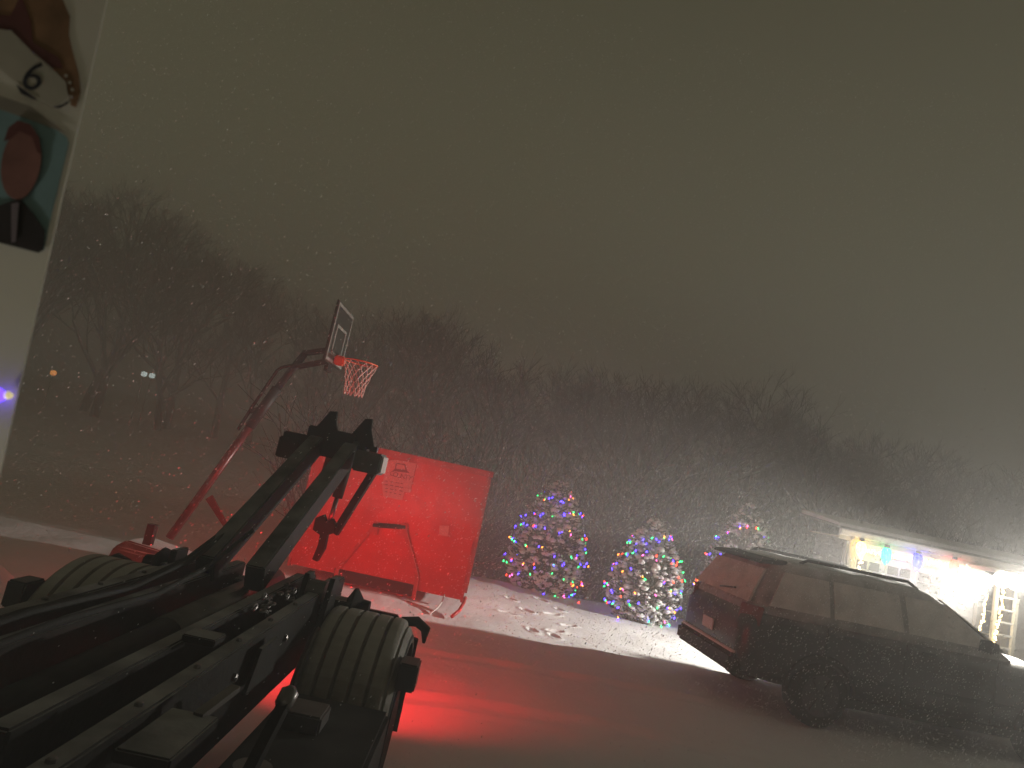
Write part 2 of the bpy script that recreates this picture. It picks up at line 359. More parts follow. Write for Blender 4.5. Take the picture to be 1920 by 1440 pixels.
c2 = wpart(MB().tube([(-1.25, 6.0, 1.98), (-1.27, 6.0, 1.66)], 0.045, 12), 'hook_cylinder', 'truck_dark', truck, smooth=True)
wpart(MB().tube([(-1.27, 6.0, 1.67), (-1.285, 6.0, 1.40)], 0.02, 10), 'piston', 'truck_steel', c2, smooth=True)
hk = [(-1.40, 1.46), (-1.34, 1.50), (-1.30, 1.44), (-1.26, 1.48), (-1.21, 1.42), (-1.23, 1.36), (-1.27, 1.34), (-1.265, 1.22), (-1.30, 1.11), (-1.345, 1.12), (-1.325, 1.25), (-1.33, 1.33), (-1.40, 1.36)]
wpart(MB().prism([(x, 5.96, z) for x, z in hk], (0, 0.08, 0)), 'lifting_hook', 'truck_dark', truck)
# tail beam, mudflaps and tail lights
wpart(MB().box(-2.45, -0.28, 5.12, 5.20, 0.62, 0.86), 'tail_beam', 'truck_dark', truck, bevel=0.006)
LAMPS = []
for x in (-0.62, -2.10):
    h = wpart(MB().box(x - 0.16, x + 0.16, 5.202, 5.26, 0.74, 0.98), 'tail_light', 'lamp_black', truck, bevel=0.008)
    wpart(MB().box(x - 0.13, x + 0.13, 5.262, 5.275, 0.78, 0.94), 'lens', 'tail_lens', h)
    ld = bpy.data.lights.new('tail_lamp', 'SPOT'); ld.energy = TAIL_POWER; ld.color = (1.0, 0.016, 0.022); ld.spot_size = math.radians(156); ld.spot_blend = 0.9; ld.shadow_soft_size = 0.11
    lo = bpy.data.objects.new('tail_lamp', ld); COL.objects.link(lo); lo.location = (x, 5.33, 0.86)
    lo.rotation_euler = (math.radians(90 - 1), 0, math.radians(3))
    LAMPS.append(lo)
ld = bpy.data.lights.new('tail_beam_lamp', 'SPOT'); ld.energy = BEAM_POWER; ld.color = (1.0, 0.014, 0.016); ld.spot_size = math.radians(54); ld.spot_blend = 1.0; ld.shadow_soft_size = 0.05
lo = bpy.data.objects.new('tail_beam_lamp', ld); COL.objects.link(lo); lo.location = (-2.02, 5.34, 0.88); lo.rotation_euler = Vector((0.50, 5.66, 0.22)).to_track_quat('-Z', 'Y').to_euler()
# wheels, fenders
for xo, sgn in ((-0.28, 1), (-2.44, -1)):
    xi = xo - 0.58 * sgn
    for k in range(2):
        a = xo - sgn * (0.30 * k + 0.02)
        w = wpart(MB().rev((a, 4.45, 0.47), (-sgn, 0, 0), [(0, 0.26), (0.0, 0.40), (0.03, 0.455), (0.05, 0.47), (0.19, 0.47), (0.22, 0.45), (0.24, 0.40), (0.24, 0.26)], 36), 'rear_wheel', 'rubber', truck, smooth=False)
        wpart(MB().rev((a + 0.012 * sgn, 4.45, 0.47), (-sgn, 0, 0), [(0, 0.255), (0.02, 0.24), (0.09, 0.12), (0.06, 0.05)], 24), 'rim', 'truck_dark', w)
    # ribbed arch: ribs run over the wheel
    nr, cy_, cz_, R = 48, 4.45, 0.52, 0.60
    A = [math.radians(a) for a in range(8, 173, 6)]
    secs = []
    for i in range(nr + 1):
        t = i / nr; x = xo + (xi - xo) * t
        edge = min(t, 1 - t); rr = R - 0.10 * max(0, 1 - edge / 0.16) ** 2
        ph = (t * 6.0) % 1.0
        rr -= 0.022 * max(0.0, 1 - abs(ph - 0.5) / 0.13) if 0.05 < t < 0.95 else 0
        secs.append([(x, cy_ + rr * math.cos(a), cz_ + rr * math.sin(a)) for a in A] + [(x, cy_ + (rr - 0.03) * math.cos(a), cz_ + (rr - 0.03) * math.sin(a)) for a in reversed(A)])
    fo = wpart(MB().loft(secs), 'wheel_fender', 'fender', truck, smooth=False)
    wpart(MB().tube([(xo - 0.02 * sgn, cy_ + (R - 0.1) * math.cos(a), cz_ + (R - 0.1) * math.sin(a)) for a in A], 0.022, 8), 'edge_bead', 'rubber', fo, smooth=True)
    wpart(MB().box(min(xo - 0.01 * sgn, xo + 0.10 * sgn), max(xo - 0.01 * sgn, xo + 0.10 * sgn), 4.02, 4.20, 0.84, 0.99), 'marker_light', 'lamp_black', truck, bevel=0.01)
    wpart(MB().tube([(xo - 0.12 * sgn, 4.88, 1.02), (xo - 0.02 * sgn, 4.92, 1.03), (xo + 0.05 * sgn, 4.92, 0.99), (xo + 0.055 * sgn, 4.92, 0.90)], [0.03, 0.035, 0.035, 0.01], 10), 'flap_bracket', 'rubber', truck, smooth=True)
    wpart(MB().box(min(xi, xo), max(xi, xo), 5.06, 5.075, 0.25, 0.80), 'mudflap', 'rubber', truck)
# side boxes, tank, levers, hoses
tb = wpart(MB().box(-0.80, -0.26, 2.55, 3.75, 0.42, 0.82), 'tool_box', 'truck_dark', truck, bevel=0.02)
wpart(MB().box(-0.256, -0.25, 2.95, 3.1, 0.68, 0.74), 'latch', 'truck_steel', tb)
wpart(MB().box(-0.78, -0.30, 1.55, 2.35, 0.45, 0.86), 'hydraulic_tank', 'truck_dark', truck, bevel=0.06)
wpart(MB().rev((-0.62, 2.62, 0.82), (0, 0, 1), [(0, 0.05), (0.06, 0.05), (0.07, 0.07), (0.11, 0.07)], 16), 'filler_cap', 'truck_steel', truck)
wpart(MB().box(-0.86, -0.70, 2.02, 2.36, 1.13, 1.17), 'step_plate', TB, truck, bevel=0.006)
wpart(MB().bar((-0.76, 2.33, 1.17), (-0.72, 2.52, 1.21), 0.035, 0.02), 'latch_handle', 'truck_steel', truck)
wpart(MB().bar((-0.62, 2.45, 0.86), (-0.58, 2.70, 1.13), 0.04, 0.04), 'control_lever', 'truck_dark', truck)
wpart(MB().rev((-0.585, 2.685, 1.11), (0.04, 0.25, 0.27), [(0, 0.02), (0.02, 0.035), (0.07, 0.035), (0.09, 0.015)], 12), 'lever_knob', 'truck_steel', truck, smooth=True)
for i, x in enumerate((-0.50, -0.455)):
    wpart(MB().tube([(x - 0.35, 1.25, 0.95), (x - 0.15, 1.6, 0.98), (x, 1.9, 0.98), (x + 0.02, 2.25, 0.9)], 0.013, 8), 'hydraulic_hose', 'truck_steel', truck, smooth=True)
wpart(MB().box(-0.70, -0.52, 3.25, 3.45, 0.82, 0.9), 'valve_block', 'truck_steel', truck, bevel=0.01)
for k, (x, z) in enumerate(((-1.60, 1.24), (-1.57, 1.245), (-1.46, 1.235))):
    wpart(MB().tube([(x, 1.2, z - .02), (x + .01, 2.0, z), (x - .015, 2.7, z + .012), (x + .012, 3.4, z), (x, 4.0, z + .05), (x + .03, 4.5, z + .22)], 0.014, 8), 'hydraulic_line', 'rubber', truck, smooth=True)
for k in range(9):
    y = 1.4 + k * 0.42
    for x in (-0.915, -1.765):
        wpart(MB().rev((x, y, 1.20), (0, 0, 1), [(0, .014), (.010, .014), (.014, .008)], 6), 'bolt', 'truck_steel', truck)
for k in range(5):
    wpart(MB().rev((-0.877, 1.6 + k * .7, 1.08), (1, 0, 0), [(0, .018), (.014, .018), (.018, .009)], 6), 'bolt', 'truck_steel', truck)
ch = [Vector((-1.02 + .05 * math.sin(k * .7), 3.55 + k * .045, 1.235 - .02 * (k % 3))) for k in range(18)]
for k, c in enumerate(ch):
    ring = [c + Vector((.014 * math.cos(a), .03 * math.sin(a), 0) if k % 2 else (0, .03 * math.sin(a), .014 * math.cos(a))) for a in [i * math.pi / 5 for i in range(11)]]
    wpart(MB().tube(ring, .006, 5, False), 'chain_link', 'truck_steel', truck)
wpart(MB().prism([(-0.84, 3.05, 1.0), (-0.84, 3.42, 1.0), (-0.84, 3.36, 1.17), (-0.84, 3.14, 1.17)], (.015, 0, 0)), 'gusset', TB, truck)
wpart(MB().box(-1.09, -0.955, 2.9, 3.02, 1.205, 1.235), 'clamp_plate', TB, truck, bevel=0.004)
# cab rear window frame round the camera, outside the view
cabw = wpart(MB().box(-2.40, -0.80, 0.52, 0.60, 1.15, 2.95).box(0.95, 1.05, 0.52, 0.60, 1.15, 2.95).box(-0.80, 0.95, 0.52, 0.60, 1.15, 1.55).box(-0.80, 0.95, 0.52, 0.60, 2.85, 2.95), 'cab_rear_wall', 'truck_dark', truck)

cl = wpart(MB().box(-0.62, -0.52, 0.30, 0.36, 1.70, 1.76), 'sheet_fill_lamp', 'lamp_black', truck, bevel=0.006)  # added lamp out of view, put in to brighten the printed sheet
wpart(MB().box(-0.61, -0.53, 0.362, 0.366, 1.71, 1.75), 'lens', 'glow_warm', cl)
ld = bpy.data.lights.new('sheet_fill_light', 'POINT'); ld.energy = SHEET_FILL_POWER; ld.color = (1.0, 0.93, 0.78); ld.shadow_soft_size = 0.03  # fill light for the sheet
lo = bpy.data.objects.new('sheet_fill_light', ld); COL.objects.link(lo); lo.location = (-0.57, 0.385, 1.73)
# printed sheet taped up in the cab window
SY = 0.505
def sp(px, py, off=0.0): return atY(px, py, SY - off)
top = sp(212, -60); bot = sp(-6, 905)
ex = (top.x + bot.x) / 2
sheet = thing('printed_sheet', 'pale sheet with printed pictures taped inside the cab window', 'poster', (ex - 0.26, SY, 1.9))
wpart(MB().prism([sp(203, -15), sp(-4, 900), sp(-60, 1100), sp(-420, 1010), sp(-200, -110), sp(120, -60)], (0, 0.0015, 0)), 'paper', 'sheet', sheet)
def decal(px, m, name, off):
    pts = [sp(x, y, off) for x, y in px]
    return wpart(MB().prism(pts, (0, -0.0004, 0)), name, m, sheet)
decal([(-70, -70), (105, -70), (118, 0), (131, 30), (129, 66), (136, 96), (148, 140), (151, 172), (143, 201), (134, 198), (122, 152), (96, 126), (60, 96), (20, 56), (-70, 20)], 'print_brown', 'animal_print', 0.001)
decal([(-70, 20), (20, 30), (40, -10), (58, 40), (62, 80), (110, 108), (118, 128), (96, 126), (60, 96), (20, 56), (-70, 60)], 'print_plum', 'print_shade', 0.0018)
decal([(-40, 40), (0, 55), (22, 58), (70, 110), (124, 154), (128, 184), (100, 201), (72, 186), (40, 163), (0, 130), (-40, 110)], 'print_white', 'banner_print', 0.0026)
decal([(30, 158), (48, 170), (70, 187), (62, 186), (40, 176)], 'print_ink', 'banner_shade', 0.0034)
decal([(100, 201), (118, 196), (132, 187), (128, 194), (112, 203)], 'print_ink', 'banner_shade', 0.0034)
for x, y in ((124, 142), (131, 155), (136, 168), (134, 182), (130, 192)):
    decal([(x + 3.2 * math.cos(a), y + 3.2 * math.sin(a)) for a in [i * 1.047 for i in range(6)]], 'print_white', 'bead_print', 0.0034)
six = link('number_print', text_mesh('number_print', '6', 0.034, 'print_ink'), sheet)
sc_ = sp(62, 145, 0.0036); six.matrix_parent_inverse = Matrix.Identity(4)
six.location = sc_ - Vector(sheet.location); six.rotation_euler = (math.radians(90), 0, 0)
decal([(-60, 170), (0, 187), (60, 206), (126, 258), (129, 270), (90, 430), (83, 468), (72, 474), (-60, 440)], 'print_teal', 'portrait_backdrop', 0.001)
decal([(-60, 150), (0, 180), (60, 200), (124, 250), (60, 226), (0, 205), (-60, 180)], 'print_shadow', 'print_shade', 0.0018)
decal([(38, 372), (62, 400), (84, 432), (82, 468), (72, 474), (-60, 440), (-60, 380), (0, 385)], 'print_suit', 'suit_print', 0.0026)
decal([(40 + 37 * math.cos(a) - 8 * math.sin(a), 306 + 68 * math.sin(a)) for a in [i * 2 * math.pi / 24 for i in range(24)]], 'print_skin', 'head_print', 0.0034)
decal([(8, 265), (16, 240), (34, 226), (58, 234), (74, 258), (77, 290), (70, 285), (60, 256), (36, 246), (16, 262)], 'print_plum', 'hair_print', 0.0042)
decal([(22, 382), (36, 380), (30, 452), (22, 455)], 'print_tie', 'tie_print', 0.0042)
wpart(MB().rev(sp(3, 742, 0.004), (0, -1, 0), [(0, 0.004), (0.004, 0.0055), (0.008, 0.004)], 10), 'reflection_bead', 'reflection_blue', sheet, smooth=True)  # glowing bead standing in for a blue reflection
wpart(MB().rev(sp(20, 742, 0.004), (0, -1, 0), [(0, 0.002), (0.003, 0.003), (0.005, 0.002)], 10), 'reflection_bead', 'glow_warm', sheet, smooth=True)  # smaller bead for the yellowish reflection next to it

# ------------------------------------------------------------------ red roll-off container
DX0, DX1, DY, DZ0, DZ1 = -2.82, -0.06, 11.0, 0.16, 2.10
dump = thing('roll_off_container', 'red steel roll-off container with lifting frame standing in the snow', 'dumpster', ((DX0 + DX1) / 2, DY + 2, 0))
# front sheet slightly dented
fv = MB(); n_, m_ = 110, 80
for j in range(m_ + 1):
    for i in range(n_ + 1):
        x = DX0 + (DX1 - DX0) * i / n_; z = DZ0 + (DZ1 - DZ0) * j / m_
        ed = min(1, 6 * min(i, n_ - i) / n_) * min(1, 5 * min(j, m_ - j) / m_)
        d = 0.007 * noise.noise((x * 1.3, z * 1.3, 2.0)) + 0.004 * noise.noise((x * 4.5, z * 4.5, 5.0))
        cr = math.exp(-(((x + 0.48) / 0.34) ** 2 + ((z - 1.05) / 0.34) ** 2)) + 0.7 * math.exp(-(((x + 1.45) / 0.5) ** 2 + ((z - 1.2) / 0.35) ** 2))
        d += 0.006 * cr * noise.noise((x * 19, z * 19, 3.0))
        fv.v.append((x, DY + d * ed, z))
fv.f = [(j * (n_ + 1) + i, j * (n_ + 1) + i + 1, (j + 1) * (n_ + 1) + i + 1, (j + 1) * (n_ + 1) + i) for j in range(m_) for i in range(n_)]
o = len(fv.v); fv.v += [(DX0, DY + 0.05, DZ0), (DX1, DY + 0.05, DZ0), (DX1, DY + 0.05, DZ1), (DX0, DY + 0.05, DZ1)]; fv.f.append((o, o + 3, o + 2, o + 1))
wpart(fv, 'front_wall', 'dump_red', dump, smooth=True)
for x0, x1 in ((DX0, DX0 + 0.05), (DX1 - 0.05, DX1)):
    wpart(MB().box(x0, x1, DY + 0.052, DY + 4.6, DZ0, DZ1), 'side_wall', 'dump_red2', dump)
wpart(MB().box(DX0 + 0.05, DX1 - 0.05, DY + 4.54, DY + 4.6, DZ0, DZ1), 'tail_gate', 'dump_red2', dump)
wpart(MB().box(DX0 + 0.05, DX1 - 0.05, DY + 0.06, DY + 4.53, DZ0, DZ0 + 0.05), 'floor_plate', 'dump_red2', dump)
for a in ((DX0 - 0.06, DX1 + 0.07, DY - 0.06, DY + 0.07), (DX0 - 0.06, DX0 + 0.06, DY + 0.072, DY + 4.62), (DX1 - 0.05, DX1 + 0.07, DY + 0.072, DY + 4.62)):
    wpart(MB().box(*a, DZ1 + 0.002, DZ1 + 0.095), 'top_rim', 'dump_red2', dump, bevel=0.008)
wpart(MB().box(DX0 + 0.02, DX1 - 0.02, DY + 0.1, DY + 4.4, DZ1 - 0.22, DZ1 - 0.12), 'snow_load', 'snow_fluff', dump)
for x in (DX0 - 0.012, DX1 - 0.028): wpart(MB().box(x, x + 0.04, DY - 0.035, DY + 0.045, DZ0 - 0.03, DZ1 - 0.002), 'corner_post', 'dump_red2', dump, bevel=0.006)
for z in (0.42, 0.72, 1.02, 1.32, 1.62):
    wpart(MB().box(DX1 + 0.013, DX1 + 0.05, DY + 0.02, DY + 0.07, z - 0.025, z + 0.025), 'hook_lug', 'dump_red2', dump)
for k in range(6):
    wpart(MB().box(DX1 + 0.002, DX1 + 0.05, DY + 0.7 + k * 0.7, DY + 0.78 + k * 0.7, DZ0, DZ1 - 0.01), 'side_rib', 'dump_red2', dump)
for x in (-1.85, -1.03): wpart(MB().box(x - 0.05, x + 0.05, DY + 0.06, DY + 4.5, 0.02, DZ0 - 0.002), 'skid_rail', 'dump_red2', dump)
wpart(MB().box(-2.1, -0.80, DY - 0.03, DY - 0.02 + 0.012, 0.06, 0.24), 'underside_shade', 'truck_dark', dump)  # dark strip standing in for shade along the container's lower edge
# A-frame with lifting bar
ya = DY - 0.10
ap = [atY(703, 985, ya), atY(757, 988, ya)]
fl = atY(632, 1068, ya); fr = atY(782, 1082, ya); fr2 = atY(775, 1122, ya)
af = wpart(MB().bar(ap[0], fl, 0.05, 0.05), 'lifting_frame', 'dump_red2', dump)
wpart(MB().bar(ap[1], fr, 0.055, 0.055), 'frame_leg', 'dump_red2', af); wpart(MB().bar(fr, fr2, 0.055, 0.055), 'frame_foot', 'dump_red2', af)
fl2 = fl + Vector((0.03, 0, -0.40)); wpart(MB().bar(fl, fl2, 0.055, 0.055), 'frame_foot', 'dump_red2', af)
wpart(MB().tube([ap[0] + Vector((-0.03, 0, 0)), ap[1] + Vector((0.03, 0, 0))], 0.036, 12), 'lifting_bar', 'truck_dark', af, smooth=True)
for p in ap: wpart(MB().prism([p + Vector((-0.07, -0.02, -0.14)), p + Vector((0.07, -0.02, -0.14)), p + Vector((0.05, -0.02, 0.05)), p + Vector((-0.05, -0.02, 0.05))], (0, 0.03, 0)), 'bar_gusset', 'dump_red2', af)
# stickers
def dec(px, m, name, par, y, th=0.003): return wpart(MB().prism([atY(x, yy, y) for x, yy in px], (0, th, 0)), name, m, par)
YD = DY - 0.036
st = dec([(727, 864), (741, 862), (781, 869), (770, 916), (716, 908)], 'decal', 'sticker', dump, YD); tag(st, 'faded sticker with a dome emblem and curved lettering')
dec([(717, 909), (772, 917), (769, 924), (758, 922), (754, 938), (718, 931)], 'decal', 'sticker', dump, YD)
dec([(824, 985), (842, 986), (840, 1006), (823, 1003)], 'decal', 'sticker', dump, YD)
dec([(606, 852), (632, 857), (628, 872), (605, 866)], 'decal', 'sticker', dump, YD)
dec([(742, 868), (760, 870), (763, 882), (768, 887), (736, 883), (741, 878)], 'decal_ink', 'dome_emblem', st, YD - 0.004, 0.002)
dec([(744, 870), (758, 872), (760, 881), (743, 879)], 'decal', 'dome_face', st, YD - 0.006, 0.0015)
for i, ch in enumerate('COUNTY'):
    c = atY(735 + i * 6.8, 888 + i * 1.6 + 0.35 * (i - 2.5) ** 2 * -0.3 + 1.0, YD - 0.0045)
    me = text_mesh('letter', ch, 0.105, 'decal_ink'); t = link('lettering', me, st)
    t.rotation_euler = (math.radians(90), math.radians(4 * (2.5 - i) * -1), 0); t.location = c - Vector(dump.location)
for k in range(4):
    a, b = (722 - k * 0.3, 901 + k * 6.6), (760 - k * 1.5, 907 + k * 6.8)
    for q in range(4):
        t0, t1 = q / 4 + 0.02, q / 4 + rnd.uniform(0.12, 0.22)
        P = lambda t, dy: (a[0] + (b[0] - a[0]) * t, a[1] + (b[1] - a[1]) * t + dy)
        dec([P(t0, 0), P(t1, 0), P(t1, 1.5), P(t0, 1.5)], 'decal_ink', 'print_line', st, YD - 0.0045, 0.0015)
# things at its foot
cb = [atY(834, 1114, 11.02), atY(829, 1128, 10.8), atY(820, 1140, 10.5), atY(806, 1151, 10.2)]
tag(MB().tube(cb, 0.012, 8).build('cable', 'wire_white', smooth=True), 'thin white cable hanging down beside the red container', 'cable')
cb = [Vector((-0.02, 10.93, 0.22)), Vector((-0.03, 10.75, 0.16)), Vector((-0.07, 10.5, 0.09)), Vector((-0.15, 10.2, 0.05))]
tag(MB().tube(cb, 0.026, 8).build('drawbar', 'dump_red2', smooth=True), 'bent red bar leaning from the container corner into the snow', 'bar')

# ------------------------------------------------------------------ basketball hoop
HY = 9.4
hoop = thing('basketball_hoop', 'portable basketball hoop with slanted red pole and white net', 'basketball hoop', (-4.0, HY, 0))
H = lambda x, y, dy=0: atY(x, y, HY + dy)
pb, pm, pt = H(318, 1008), H(468, 800), H(574, 660)
pole = wpart(MB().tube([pb, pm], 0.055, 16), 'pole', 'hoop_red', hoop, smooth=True)
wpart(MB().tube([pm, H(520, 728)], 0.07, 16), 'pole_sleeve', 'hoop_dark', pole, smooth=True)
wpart(MB().tube([H(520, 728), pt], 0.05, 14), 'upper_pole', 'hoop_dark', hoop, smooth=True)
bx = H(625, 665).x
# board: facing +x
BZ0, BZ1 = H(630, 684).z - 0.02, H(650, 570, -0.3).z
BW = 0.48
board = wpart(MB().box(bx, bx + 0.035, HY - BW, HY + BW, BZ0, BZ1), 'backboard', 'board', hoop, bevel=0.006)
for (y0, y1, z0, z1) in ((-BW + .02, BW - .02, BZ1 - 0.06, BZ1 - 0.02), (-BW + .02, BW - .02, BZ0 + 0.02, BZ0 + 0.06), (-BW + .02, -BW + .06, BZ0 + .061, BZ1 - .061), (BW - .06, BW - .02, BZ0 + .061, BZ1 - .061),
                         (-.28, .28, BZ0 + .50, BZ0 + .54), (-.28, -.24, BZ0 + .12, BZ0 + .499), (.24, .28, BZ0 + .12, BZ0 + .499), (-.239, .239, BZ0 + .12, BZ0 + .16)):
    wpart(MB().box(bx + 0.0355, bx + 0.039, HY + y0, HY + y1, z0, z1), 'painted_line', 'board_line', board)
RZ = H(690, 683).z; RC = Vector((bx + 0.17 + 0.23, HY, RZ))
for s_ in (-0.07, 0.07):
    q = Vector((0, s_, 0))
    wpart(MB().bar(H(572, 662) + q, Vector((bx - 0.01, HY, H(622, 655).z)) + q, 0.03, 0.05), 'lift_arm', 'hoop_dark', hoop)
    wpart(MB().bar(H(548, 690) + q, Vector((bx - 0.01, HY, H(622, 676).z)) + q, 0.03, 0.045), 'lift_arm', 'hoop_dark', hoop)
wpart(MB().box(bx - 0.05, bx - 0.002, HY - 0.12, HY + 0.12, BZ0 - 0.1, BZ0 + 0.42), 'board_bracket', 'hoop_dark', hoop)
wpart(MB().tube([H(446, 806), H(476, 758), H(520, 694), H(530, 688), H(556, 684)], 0.022, 10), 'adjuster_bar', 'hoop_dark', hoop, smooth=True)
wpart(MB().bar(H(470, 772), H(500, 760), 0.05, 0.05), 'adjuster_clamp', 'hoop_dark', hoop)
rim = wpart(MB().tube([RC + Vector((math.cos(a) * 0.229, math.sin(a) * 0.229, 0)) for a in [i * 2 * math.pi / 32 for i in range(33)]], 0.011, 8, caps=False), 'rim', 'rim_orange', hoop, smooth=True)
wpart(MB().box(bx + 0.04, bx + 0.18, HY - 0.07, HY + 0.07, RZ - 0.10, RZ + 0.03), 'rim_bracket', 'rim_orange', rim, bevel=0.02)
net = MB(); NR, NL = 12, 6
def npt(k, j):
    a = (k + 0.5 * j) * 2 * math.pi / NR; t = j / NL
    r = 0.225 - 0.105 * (1 - (1 - t) ** 1.7); w = 0.012 * math.sin(k * 2.1 + j)
    return RC + Vector((math.cos(a) * (r + w), math.sin(a) * (r + w), -0.46 * t - 0.01))
for j in range(NL):
    for k in range(NR):
        net.tube([npt(k, j), npt(k, j + 1)], 0.006, 4, False); net.tube([npt(k, j), npt(k - 1, j + 1)], 0.006, 4, False)
wpart(net, 'net', 'net', hoop)
base = wpart(MB().loft([[(pb.x - 0.55, HY - 0.42, 0), (pb.x + 0.75, HY - 0.36, 0), (pb.x + 0.75, HY + 0.36, 0), (pb.x - 0.55, HY + 0.42, 0)],
                        [(pb.x - 0.50, HY - 0.38, 0.26), (pb.x + 0.68, HY - 0.32, 0.2), (pb.x + 0.68, HY + 0.32, 0.2), (pb.x - 0.50, HY + 0.38, 0.26)],
                        [(pb.x - 0.40, HY - 0.30, 0.36), (pb.x + 0.5, HY - 0.25, 0.26), (pb.x + 0.5, HY + 0.25, 0.26), (pb.x - 0.40, HY + 0.30, 0.36)]]), 'base_tank', 'hoop_base', hoop, bevel=0.02)
wpart(MB().bar(H(392, 932, -0.02), H(432, 1000), 0.10, 0.03, up=(0, 1, 0), w2=0.05), 'pole_brace', 'hoop_red', hoop)
wpart(MB().bar((pb.x - 0.12, HY - 0.3, 0.36), (pb.x - 0.12, HY - 0.3, 0.62), 0.10, 0.10), 'base_bracket', 'hoop_dark', hoop)
for s_ in (-1, 1):
    wpart(MB().rev((pb.x + 0.66, HY + 0.33 * s_, 0.09), (0, s_, 0), [(0, 0.085), (0.05, 0.085)], 14), 'wheel', 'rubber', hoop)

# ------------------------------------------------------------------ clipped shrubs with snow, strings of lights
def bulb_mesh(color, s=1.0):
    return MB().rev((0, 0, -0.030 * s), (0, 0, 1), [(0, 0.004 * s), (0.010 * s, 0.013 * s), (0.026 * s, 0.017 * s), (0.042 * s, 0.012 * s), (0.055 * s, 0.010 * s)], 6).mesh('bulb_' + color, 'bulb_' + color, True)
BULB = {c: bulb_mesh(c, 0.92) for c in ('red', 'green', 'blue', 'orange', 'pink')}; BULB['warm'] = bulb_mesh('warm', 0.9)
def conifer(x, y, h, w, seed, label):
    r = random.Random(seed); gz = ground_z(x, y)
    t = thing('shrub', label, 'shrub', (x, y, gz), 0, 'clipped shrubs at the edge of the lawn')
    def rad(u):                                  # u 0 bottom .. 1 top
        return w / 2 * (min(1, 0.70 + 1.5 * u) if u < 0.2 else (1 - ((u - 0.2) / 0.8) ** 1.85) ** 0.82)
    MB().tube([(0, 0, -0.05), (0, 0, h * 0.9)], [0.06, 0.015], 8).build('trunk', 'bark', t)
    g = MB(); sn = MB()
    N = int(3000 * w * h / 4.0)
    for i in range(N):
        u = 1 - math.sqrt(r.random()) if r.random() < 0.6 else r.random(); u = min(0.985, u)
        a = r.random() * 2 * math.pi
        lump = 1 + 0.08 * noise.noise((math.cos(a) * 2.2 + seed, math.sin(a) * 2.2, u * 5))
        R = rad(u) * lump * (0.80 + 0.2 * r.random() ** 0.5) + 0.03
        c = Vector((math.cos(a) * R, math.sin(a) * R, u * h + r.uniform(-.03, .03)))
        d = Vector((math.cos(a), math.sin(a), r.uniform(0.2, 1.1))).normalized()
        s = r.uniform(0.04, 0.09) * (0.75 if u > 0.85 else 1)
        side = d.cross(Vector((r.uniform(-1, 1), r.uniform(-1, 1), r.uniform(-1, 1)))).normalized(); up2 = side.cross(d)
        o = len(g.v)                             # spray: a bent leaf-like fan
        g.v += [tuple(c - d * s), tuple(c + side * s * .55), tuple(c + d * s * 1.2 + up2 * s * .2), tuple(c - side * s * .55), tuple(c + d * s * .4 + up2 * s * .45)]
        g.f += [(o, o + 1, o + 4), (o + 1, o + 2, o + 4), (o + 2, o + 3, o + 4), (o + 3, o, o + 4)]
        if r.random() < 0.42:
            sn.blob(c + d * s * 0.3 + Vector((0, 0, s * .25)), s * r.uniform(0.5, 1.05), r, (1, 1, 0.62))
    core = MB()
    core.loft([[(rad(q / 9) * .72 * math.cos(k * .524), rad(q / 9) * .72 * math.sin(k * .524), h * q / 9 + (0.05 if q == 0 else 0)) for k in range(12)] for q in range(9)])
    cr = g.build('crown', 'evergreen', t); core.build('inner_growth', 'evergreen', cr)
    sn.build('snow_cover', 'snow_fluff', cr, smooth=True)
    return t, rad, gz
def tree_string(x, y, h, rad, gz, seed, n, turns, label, tail):
    r = random.Random(seed)
    s = thing('light_string', label, 'light string', (x, y, gz), 0, 'coloured light strings on the shrubs')
    pts = []
    for i in range(n):
        t = i / (n - 1); u = 0.05 + 0.84 * t ** 1.15
        a = -math.pi / 2 + t * turns * 2 * math.pi + r.uniform(-.12, .12)
        u2 = min(.93, max(.03, u + 0.035 * math.sin(a * 1.7) + r.uniform(-.02, .02)))
        R = rad(u2) * 1.08 + 0.06
        pts.append(Vector((math.cos(a) * R, math.sin(a) * R, u2 * h)))
    for q in tail: pts.insert(0, Vector(q))
    MB().tube(pts, 0.004, 4).build('wire', 'wire', s)
    cols = ['red', 'green', 'blue', 'orange', 'blue', 'green', 'blue', 'blue', 'pink', 'blue', 'green', 'red']
    for p in pts:
        for rep in range(1 if r.random() < 0.35 else 2):
            b = link('bulb', BULB[r.choice(cols)], s); b.location = p + Vector((r.uniform(-.045, .045), r.uniform(-.03, .03), r.uniform(-.06, .03)))
            b.rotation_euler = (r.uniform(-.9, .9), r.uniform(-.9, .9), r.random() * 6)
SHR = [(1.52, 15.2, 2.38, 1.60, 11, 'tallest snowy cone shrub strung with lights, nearest the red container', 112, 6.2, 'coloured lights wound round the tallest cone shrub near the red container', [(.55, -.75, .35), (.6, -.85, .18), (.75, -.9, .05)]),
       (3.42, 13.9, 1.93, 1.36, 12, 'short snowy cone shrub strung with lights, middle of the three', 96, 5.4, 'coloured lights wound round the short middle shrub', [(-.55, -.7, .45), (-.62, -.75, .25), (-.62, -.78, .06)]),
       (5.35, 14.2, 2.66, 1.45, 13, 'snowy cone shrub rising behind the parked black car', 60, 4.4, 'coloured lights on the shrub behind the parked black car', [])]
for x, y, h, w, sd, lab, nb, tr, lab2, tail in SHR:
    t, rad, gz = conifer(x, y, h, w, sd, lab)
    tree_string(x, y, h, rad, gz, sd + 50, nb, tr, lab2, tail)

